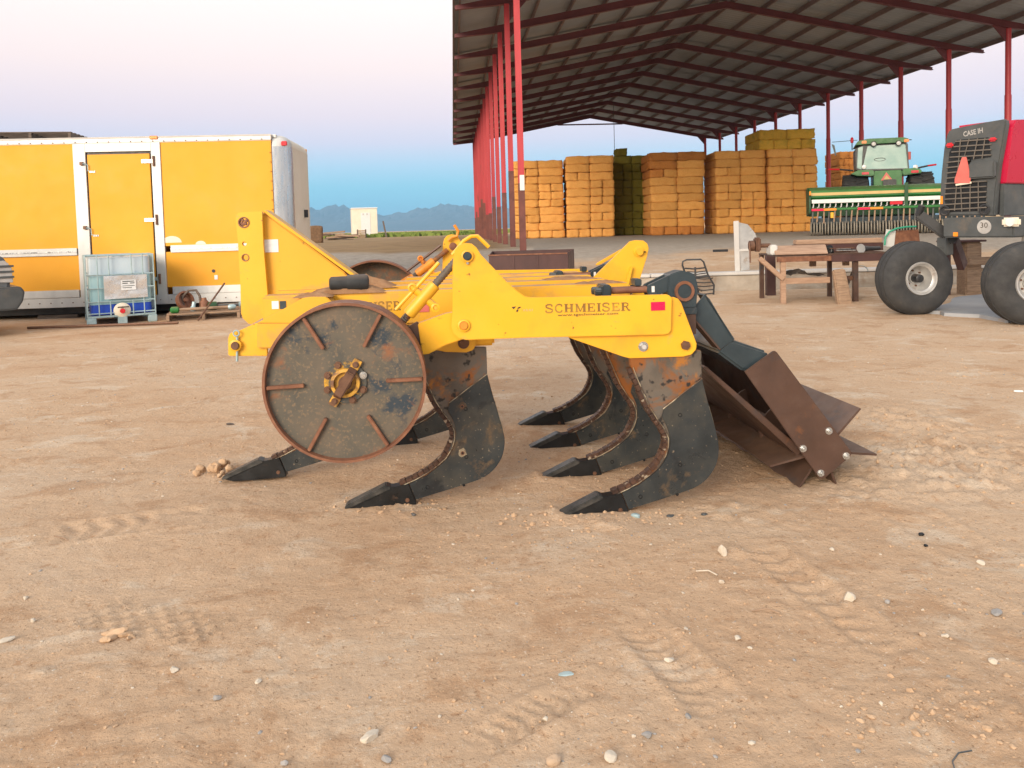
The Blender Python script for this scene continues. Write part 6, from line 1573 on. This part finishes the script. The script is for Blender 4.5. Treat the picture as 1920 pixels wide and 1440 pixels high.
# ---------------------------------------------------------------- green tractor
Yt = 31.0
kf = FR((at(1655, 440, Yt).x, Yt), math.radians(-21))
tr = thing('tractor', 'green tractor with glazed cab parked behind the seed drill', 'tractor', (kf.o.x, kf.o.y, PADZ), kf.a)
def kz(x, y, v=0): p = kf.p(1480 + x / 4.364, 180 + y / 4.364, v); return (p[0], p[1] - PADZ)
rf = [kz(x, y) for x, y in ((535, 405), (560, 372), (640, 352), (930, 340), (975, 350), (972, 378), (620, 398))]
cab = MB().prism(rounded(rf, .05), -.15, 1.9).build('cab_roof', Mt['green'], tr, bevel=.03)
for x, y in ((690, 392), (895, 385)):
    c = kz(x, y, -.2); MB().lathe((c[0], -.16, c[1]), (0, -1, 0), [(-.05, .10), (.03, .11), (.05, .09), (.05, 0)], 18).build('lamp_shell', Mt['black'], tr, smooth=True)
    MB().lathe((c[0], -.212, c[1]), (0, -1, 0), [(0, .08), (.012, .06), (.018, 0)], 18).build('work_lamp', Mt['lamp'], tr, smooth=True)
for x, y in ((613, 377), (960, 364)):
    c = kz(x, y, -.2); B(tr, 'amber_lamp', 'amber', c[0] - .09, c[0] + .09, -.19, -.14, c[1] - .06, c[1] + .06, .02)
gl = [kz(x, y) for x, y in ((640, 410), (950, 395), (965, 500), (975, 590), (840, 605), (600, 600), (615, 520))]
MB().prism(rounded(gl, .06), -.02, .0).build('rear_window', Mt['glassy'], tr)
MB().prism(rounded([kz(x, y) for x, y in ((540, 430), (600, 405), (970, 385), (978, 600), (850, 620), (590, 615), (545, 600))], .05), .005, 1.7).build('cab_body', Mt['darkgrey'], tr, bevel=.02)
MB().prism([kz(x, y) for x, y in ((562, 425), (606, 412), (590, 600), (555, 590))], -.006, .004).build('side_window', Mt['glassy'], tr)
for (a_, b2_) in (((608, 405), (596, 605)), ((955, 392), (975, 596)), ((596, 605), (975, 596))):
    a, b_ = kz(*a_), kz(*b2_); MB().bar((a[0], -.03, a[1]), (b_[0], -.03, b_[1]), .05, .06, up=(0, 1, 0)).build('window_frame', Mt['darkgrey'], tr, bevel=.005)
c = kz(740, 520); MB().tube([(c[0] + math.cos(q) * .2, -.024, c[1] + math.sin(q) * .06) for q in np.linspace(0, 2 * math.pi, 17)[:-1]], .012, 5, closed=True).build('steering_wheel', Mt['darkgrey'], tr)
# rear body and fenders
B(tr, 'rear_body', 'green', kz(690, 640)[0], kz(920, 640)[0], -.10, 1.6, .8, kz(800, 610)[1], .04)
for pts in (((500, 640), (560, 610), (640, 606), (692, 612), (692, 655), (560, 655)), ((918, 610), (930, 598), (1020, 590), (1075, 600), (1080, 630), (925, 650))):
    fn = MB().prism([kz(x, y) for x, y in pts], -.2, 1.2).build('fender', Mt['green'], tr, bevel=.03)
for x, y in ((622, 633), (1027, 618)):
    c = kz(x, y, -.2); B(tr, 'tail_lamp', 'redlens', c[0] - .13, c[0] + .13, -.23, -.201, c[1] - .05, c[1] + .05, .01)
tri = [kz(x, y, -.2) for x, y in ((750, 690), (795, 622), (850, 690))]
MB().prism(tri, -.14, -.13).build('warning_triangle', Mt['salmon'], tr)
MB().prism([kz(x, y, -.2) for x, y in ((772, 685), (797, 645), (828, 685))], -.15, -.142).build('triangle_centre', Mt['ygold'], tr)
B(tr, 'hitch_block', 'black', kz(760, 700)[0], kz(870, 700)[0], -.35, -.151, .7, kz(800, 685)[1], .03)
def tractor_tyre(u0, u1, R, yc):
    zc_ = R
    w = MB().lathe((u0, yc, zc_), (1, 0, 0), [(0, R * .55), (0, R * .86), (.06, R * .95), (u1 - u0 - .06, R * .95), (u1 - u0, R * .86), (u1 - u0, R * .55)], 40).build('rear_tyre', Mt['tyre'], tr, smooth=True)
    um = (u0 + u1) / 2
    n = 22
    for k in range(n):
        for s in (-1, 1):
            q = 2 * math.pi * (k + (.5 if s > 0 else 0)) / n; q2 = q + .16
            a = Vector((um + s * .01, yc - math.cos(q) * R * .97, zc_ + math.sin(q) * R * .97)); b_ = Vector((um + s * (u1 - u0) * .48, yc - math.cos(q2) * R * .955, zc_ + math.sin(q2) * R * .955))
            MB().bar(a, b_, .05, .06, up=(0, -math.cos(q), math.sin(q))).build('tread_lug', Mt['tyre'], w)
Rt = (kz(560, 640, 0)[1] - 0) / 2 + .02
tractor_tyre(kz(440, 700)[0], kz(655, 700)[0], Rt, .75)
tractor_tyre(kz(985, 700)[0], kz(1190, 700)[0], Rt, .75)
B(tr, 'rear_axle', 'darkgreen', kz(500, 700)[0], kz(1150, 700)[0], .6, .9, Rt - .15, Rt + .15, .03)
B(tr, 'hood', 'green', -.5, .5, 1.9, 4.6, 1.0, 1.9, .06)
for s in (-1, 1):
    MB().lathe((s * 1.0 - (.2 if s < 0 else .2), 4.0, .65), (1, 0, 0), [(0, .35), (0, .58), (.06, .65), (.34, .65), (.4, .58), (.4, .35)], 28).build('front_tyre', Mt['tyre'], tr, smooth=True)
B(tr, 'front_axle', 'darkgreen', -1.0, 1.0, 3.9, 4.1, .55, .75, .02)
# mirror arm, antennas, hand rails with red ends
c = kz(515, 360); MB().cyl((kz(350, 376)[0], .2, c[1] - .02), (kz(560, 366)[0], .2, c[1]), .012, n=6).build('mirror_arm', Mt['bluesteel'], tr)
MB().cyl((c[0], .2, kz(515, 440)[1]), (c[0], .2, kz(515, 350)[1]), .02, n=6).build('beacon_pole', Mt['bluesteel'], tr)
MB().lathe((c[0], .2, kz(515, 380)[1]), (0, 0, 1), [(0, .05), (.1, .07), (.2, .05), (.24, 0)], 12).build('beacon', Mt['redlens'], tr, smooth=True)
mc = kz(360, 440); MB().prism(rounded([(mc[0] - .06, mc[1] + .25), (mc[0] + .05, mc[1] + .2), (mc[0] + .12, mc[1] - .2), (mc[0] + .08, mc[1] - .25)], .03), .15, .22).build('mirror', Mt['bluesteel'], tr, bevel=.01)
for (p, q, mt) in (((320, 602), (410, 602), 'redlens'), ((410, 602), (520, 612), 'black'), ((1130, 572), (1200, 562), 'redlens'), ((1050, 590), (1130, 572), 'black')):
    a, b_ = kz(*p), kz(*q); MB().cyl((a[0], -.1, a[1]), (b_[0], -.1, b_[1]), .035, n=8).build('extremity_arm', Mt[mt], tr, smooth=True)
for x in (610, 1030):
    c = kz(x, 582); MB().lathe((c[0], -.1, c[1]), (0, -1, 0), [(-.1, .06), (0, .09), (.02, .08), (.03, 0)], 14).build('fender_lamp', Mt['lamp'], tr, smooth=True)
MB().cyl((kz(970, 450)[0] + .05, .1, kz(970, 520)[1]), (kz(970, 450)[0] + .05, .1, kz(970, 455)[1]), .07, n=8).build('side_marker', Mt['salmon'], tr, smooth=True)
MB().cyl((kz(985, 352)[0] - .2, .3, kz(985, 352)[1]), (kz(1003, 352)[0] + .02, .3, kz(1003, 352)[1]), .02, n=6).build('roof_antenna', Mt['bluesteel'], tr)
# ---------------------------------------------------------------- stones, pebbles, litter
Mt['stone'] = M('pale_stone', [(.3, (.44, .38, .30)), (.7, (.60, .53, .43))], 12, .85, bmp=.3)
Mt['greystone'] = M('grey_stone', [(.3, (.22, .21, .20)), (.7, (.36, .34, .32))], 12, .85, bmp=.3)
Mt['tanstone'] = M('tan_stone', [(.3, (.36, .25, .16)), (.7, (.48, .35, .24))], 12, .9, bmp=.3)
def stone(px, py, r, mat, label, flat=.7, sx=1.0):
    q = onground(px, py); me_ = rock_mesh(r, int(px * 3 + py), 3, flat); me_.materials.append(Mt[mat])
    for p in me_.polygons: p.use_smooth = False
    o = link('stone', me_); o.location = (q.x, q.y, ground_z(q.x, q.y) + r * flat * .45); o.rotation_euler = (0, 0, px); o.scale = (sx, 1, 1)
    tag(o, label, 'stone', 'loose stones on the dirt')
for a in ((1356, 1042, .026, 'stone', 'pale upright stone beside a small hole right of centre', 1.1, .8),
          (695, 1383, .024, 'stone', 'largest white stone at the bottom of the yard, left of centre', .6, 1.3),
          (1592, 1127, .024, 'stone', 'pale banded stone with a stub on top, right of the pale upright stone', .8, 1.0),
          (326, 1264, .017, 'stone', 'flat white stone below the tread print', .5, 1.2),
          (408, 1317, .014, 'greystone', 'grey stone right of the flat white stone', .7, 1.0),
          (725, 1425, .016, 'greystone', 'dark grey stone at the bottom edge below the largest white stone', .6, 1.0),
          (534, 1434, .012, 'greystone', 'dark grey stone at the bottom edge left of centre', .7, 1.0),
          (485, 1284, .011, 'stone', 'small pale stone halfway between tread print and bottom edge', .6, 1.2),
          (1145, 1425, .020, 'stone', 'rounded pale stone at the bottom edge right of centre', .7, 1.0),
          (1037, 1430, .022, 'tanstone', 'tan stone at the bottom edge near the centre', .7, 1.0),
          (1023, 1350, .012, 'stone', 'pale pebble above the tan bottom-edge stone', .7, 1.0),
          (1213, 1383, .014, 'greystone', 'grey stone above the rounded pale bottom-edge stone', .6, 1.2),
          (1290, 1350, .012, 'greystone', 'small dark stone right of the grey bottom stone', .6, 1.0),
          (1383, 1200, .014, 'stone', 'pale two-part stone left of the banded stone', .6, 1.2),
          (1254, 1246, .015, 'stone', 'pale flat stone in the middle right dirt', .5, 1.4),
          (1664, 1131, .012, 'greystone', 'grey stone right of the banded stone', .7, 1.0),
          (1870, 1152, .022, 'greystone', 'grey flat stone near the right edge', .5, 1.3),
          (1728, 1195, .014, 'tanstone', 'tan stone below the grey stones at right', .7, 1.0),
          (1772, 1196, .013, 'stone', 'pale stone right of the tan stone', .7, 1.0),
          (1862, 1246, .014, 'stone', 'pale stone low at the right edge', .7, 1.0),
          (1840, 1057, .018, 'stone', 'pale stone in the scuffed track at right', .6, 1.1),
          (1354, 1095, .013, 'stone', 'small pale stone below the upright one', .8, 1.0),
          (1062, 1268, .017, 'cagesteel', 'pale bluish flat chip in the middle dirt', .25, 1.5),
          (1560, 1032, .013, 'stone', 'pale stone lying below the roller', .6, 1.2),
          (48, 1122, .012, 'stone', 'pale stone at the left edge above the others', .7, 1.0),
          (62, 1165, .012, 'stone', 'second pale stone at the left edge', .7, 1.0),
          (10, 1205, .022, 'stone', 'white flat stone touching the left edge', .4, 1.4),
          (1728, 1004, .013, 'point', 'dark lump lying in the dirt below the roller tracks', .7, 1.2),
          (1736, 1028, .010, 'point', 'smaller dark lump next to the dark lump', .7, 1.0),
          (430, 795, .03, 'darkwood', 'dark leaf-like chip on the dirt left of the wheel', .3, 1.5),
          (1130, 708, .04, 'white', 'scrap of white litter between the shanks and the bench', .25, 1.6),
          (1193, 968, .022, 'cagesteel', 'crumpled clear scrap at the near rear point', .5, 1.3),
          (1257, 968, .016, 'bluesteel', 'dark chip behind the near rear point', .4, 1.4),
          (1320, 967, .016, 'bluesteel', 'dark chip farther behind the near rear point', .4, 1.4),
          (1910, 733, .035, 'white', 'white scrap lying on the dirt at the right edge', .25, 1.4),
          (775, 966, .014, 'bluesteel', 'small dark chip beside the forward near point', .4, 1.6)): stone(*a)
q = onground(213, 1195)
for i in range(9):
    g = random.Random(i + 300); me_ = rock_mesh(g.uniform(.014, .03), i + 300, 2, .5); me_.materials.append(Mt['clod'])
    o = link('dirt_clod', me_); x, y = q.x + g.uniform(-.06, .07), q.y + g.uniform(-.03, .04); o.location = (x, y, ground_z(x, y) + .006); o.rotation_euler = (g.uniform(-.4, .4), g.uniform(-.4, .4), g.uniform(0, 6)); o.scale = (1.5, .8, 1)
    tag(o, 'cracked clod flake beside the tread print', 'clod', 'clod flakes by the tread print')
def twig(px, py, qx, qy, label, r=.004, mat='wood'):
    a, b_ = onground(px, py), onground(qx, qy); m_ = (a + b_) / 2 + Vector((.01, .01, .01))
    pts = [(p.x, p.y, ground_z(p.x, p.y) + r + h) for p, h in ((a, .002), (m_, .008), (b_, .002))]
    o = MB().tube(pts, r, 6).build('twig', Mt[mat], None, smooth=True); tag(o, label, 'twig', 'twigs and straws on the dirt')
twig(102, 1008, 128, 1016, 'brown twig on the dirt at far left', .003)
twig(1410, 1148, 1462, 1152, 'straw lying left of the banded stone', .003, 'wood')
twig(1305, 1075, 1345, 1083, 'pale straw under the upright stone', .003, 'stone')
twig(1690, 1075, 1740, 1081, 'brown twig right of the upright stone', .003)
twig(1400, 727, 1455, 724, 'brown stick on the dirt behind the roller', .005)
a = onground(1790, 1440); o = MB().tube([(a.x + x, a.y + y, ground_z(a.x, a.y) + .006 + z) for x, y, z in ((-.01, -.02, 0), (.0, .01, .004), (.03, .035, .008), (.07, .045, .006))], .0022, 6).build('wire_scrap', Mt['bluesteel'], None, smooth=True)
tag(o, 'curled grey wire scrap at the bottom right', 'wire')
# fine gravel: nobody could count it
rp = random.Random(77)
ico_v, ico_f = [], []
_bm = bmesh.new(); bmesh.ops.create_icosphere(_bm, subdivisions=1, radius=1); _bm.verts.ensure_lookup_table()
ICO_V = [v.co.copy() for v in _bm.verts]; ICO_F = [tuple(v.index for v in f.verts) for f in _bm.faces]; _bm.free()
pv = []
for i in range(15000):
    y = 1.25 + 8.5 * rp.random() ** 1.7; x = rp.uniform(-1, 1) * (.75 * y + .15); pv.append((x, y))
PX = np.array([p[0] for p in pv]); PY = np.array([p[1] for p in pv])
dens = fbm(PX * .8 + 40, PY * .8, 3) + .12 * (PX / PY)
zz = base_z(PX, PY) + ripple(PX, PY) * (1 - sstep(12, 15.2, PY)) * (1 - sstep(4, 7, np.abs(PX)))
groups = [MB(), MB(), MB()]
for (x, y), z, d in zip(pv, zz, dens):
    if d + rp.uniform(-.35, .35) < -.05: continue
    r = .0014 + .0058 * rp.random() ** 4.5 + .0005 * y
    ang = rp.uniform(0, 6.28); ca, sa_ = math.cos(ang), math.sin(ang); sx, sy, sz = rp.uniform(.8, 1.5), rp.uniform(.6, 1.1), rp.uniform(.4, .8)
    vs_ = []
    for v in ICO_V:
        k = rp.uniform(.8, 1.15); X_, Y_, Z_ = v.x * sx * r * k, v.y * sy * r * k, v.z * sz * r * k
        vs_.append((x + X_ * ca - Y_ * sa_, y + X_ * sa_ + Y_ * ca, z + Z_ + r * .15))
    rp.choice([groups[0]] * 7 + [groups[1]] + [groups[2]]).add(vs_, ICO_F)
cq = []
for i in range(1500):                              # crumbs of the churned soil
    (px, py, sx_, sy_) = rp.choice(((1760, 850, .55, .35), (1700, 800, .45, .3), (1850, 900, .35, .25), (1840, 1340, .2, .08), (1100, 975, .25, .06), (430, 885, .18, .06), (720, 950, .2, .06)))
    q = onground(px, py); x, y = rp.gauss(q.x, sx_), rp.gauss(q.y, sy_)
    if y > 1.3: cq.append((x, y))
CX_, CY_ = np.array([p[0] for p in cq]), np.array([p[1] for p in cq]); CZ_ = base_z(CX_, CY_) + ripple(CX_, CY_)
for x, y, z in zip(CX_, CY_, CZ_):
    r = .002 + .013 * rp.random() ** 5; vs_ = []; fl = rp.uniform(.4, .9)
    for v in ICO_V:
        k = rp.uniform(.55, 1.4); vs_.append((x + v.x * r * k, y + v.y * r * k, z + v.z * r * k * fl))
    groups[0].add(vs_, ICO_F)
gm = MB(); me_ = None
for mb, mt in zip(groups, ('clod', 'stone', 'greystone')):
    o = mb.build('gravel', Mt[mt]); tag(o, 'fine gravel and crumbs scattered over the dirt', 'gravel', kind='stuff')

# ---------------------------------------------------------------- air
hz_m = bpy.data.materials.new('haze'); hz_m.use_nodes = True; hn = hz_m.node_tree
for n in list(hn.nodes): hn.nodes.remove(n)
ho = hn.nodes.new('ShaderNodeOutputMaterial'); hvn = hn.nodes.new('ShaderNodeVolumePrincipled')
hvn.inputs['Color'].default_value = (.34, .68, 1.0, 1); hvn.inputs['Density'].default_value = .00014; hvn.inputs['Anisotropy'].default_value = 0.0
hn.links.new(hvn.outputs[0], ho.inputs['Volume'])
o = MB().b(-9500, 9500, -3500, 12500, -8, 310).build('haze', hz_m); tag(o, 'thin blue evening haze filling the air', 'haze', kind='stuff')
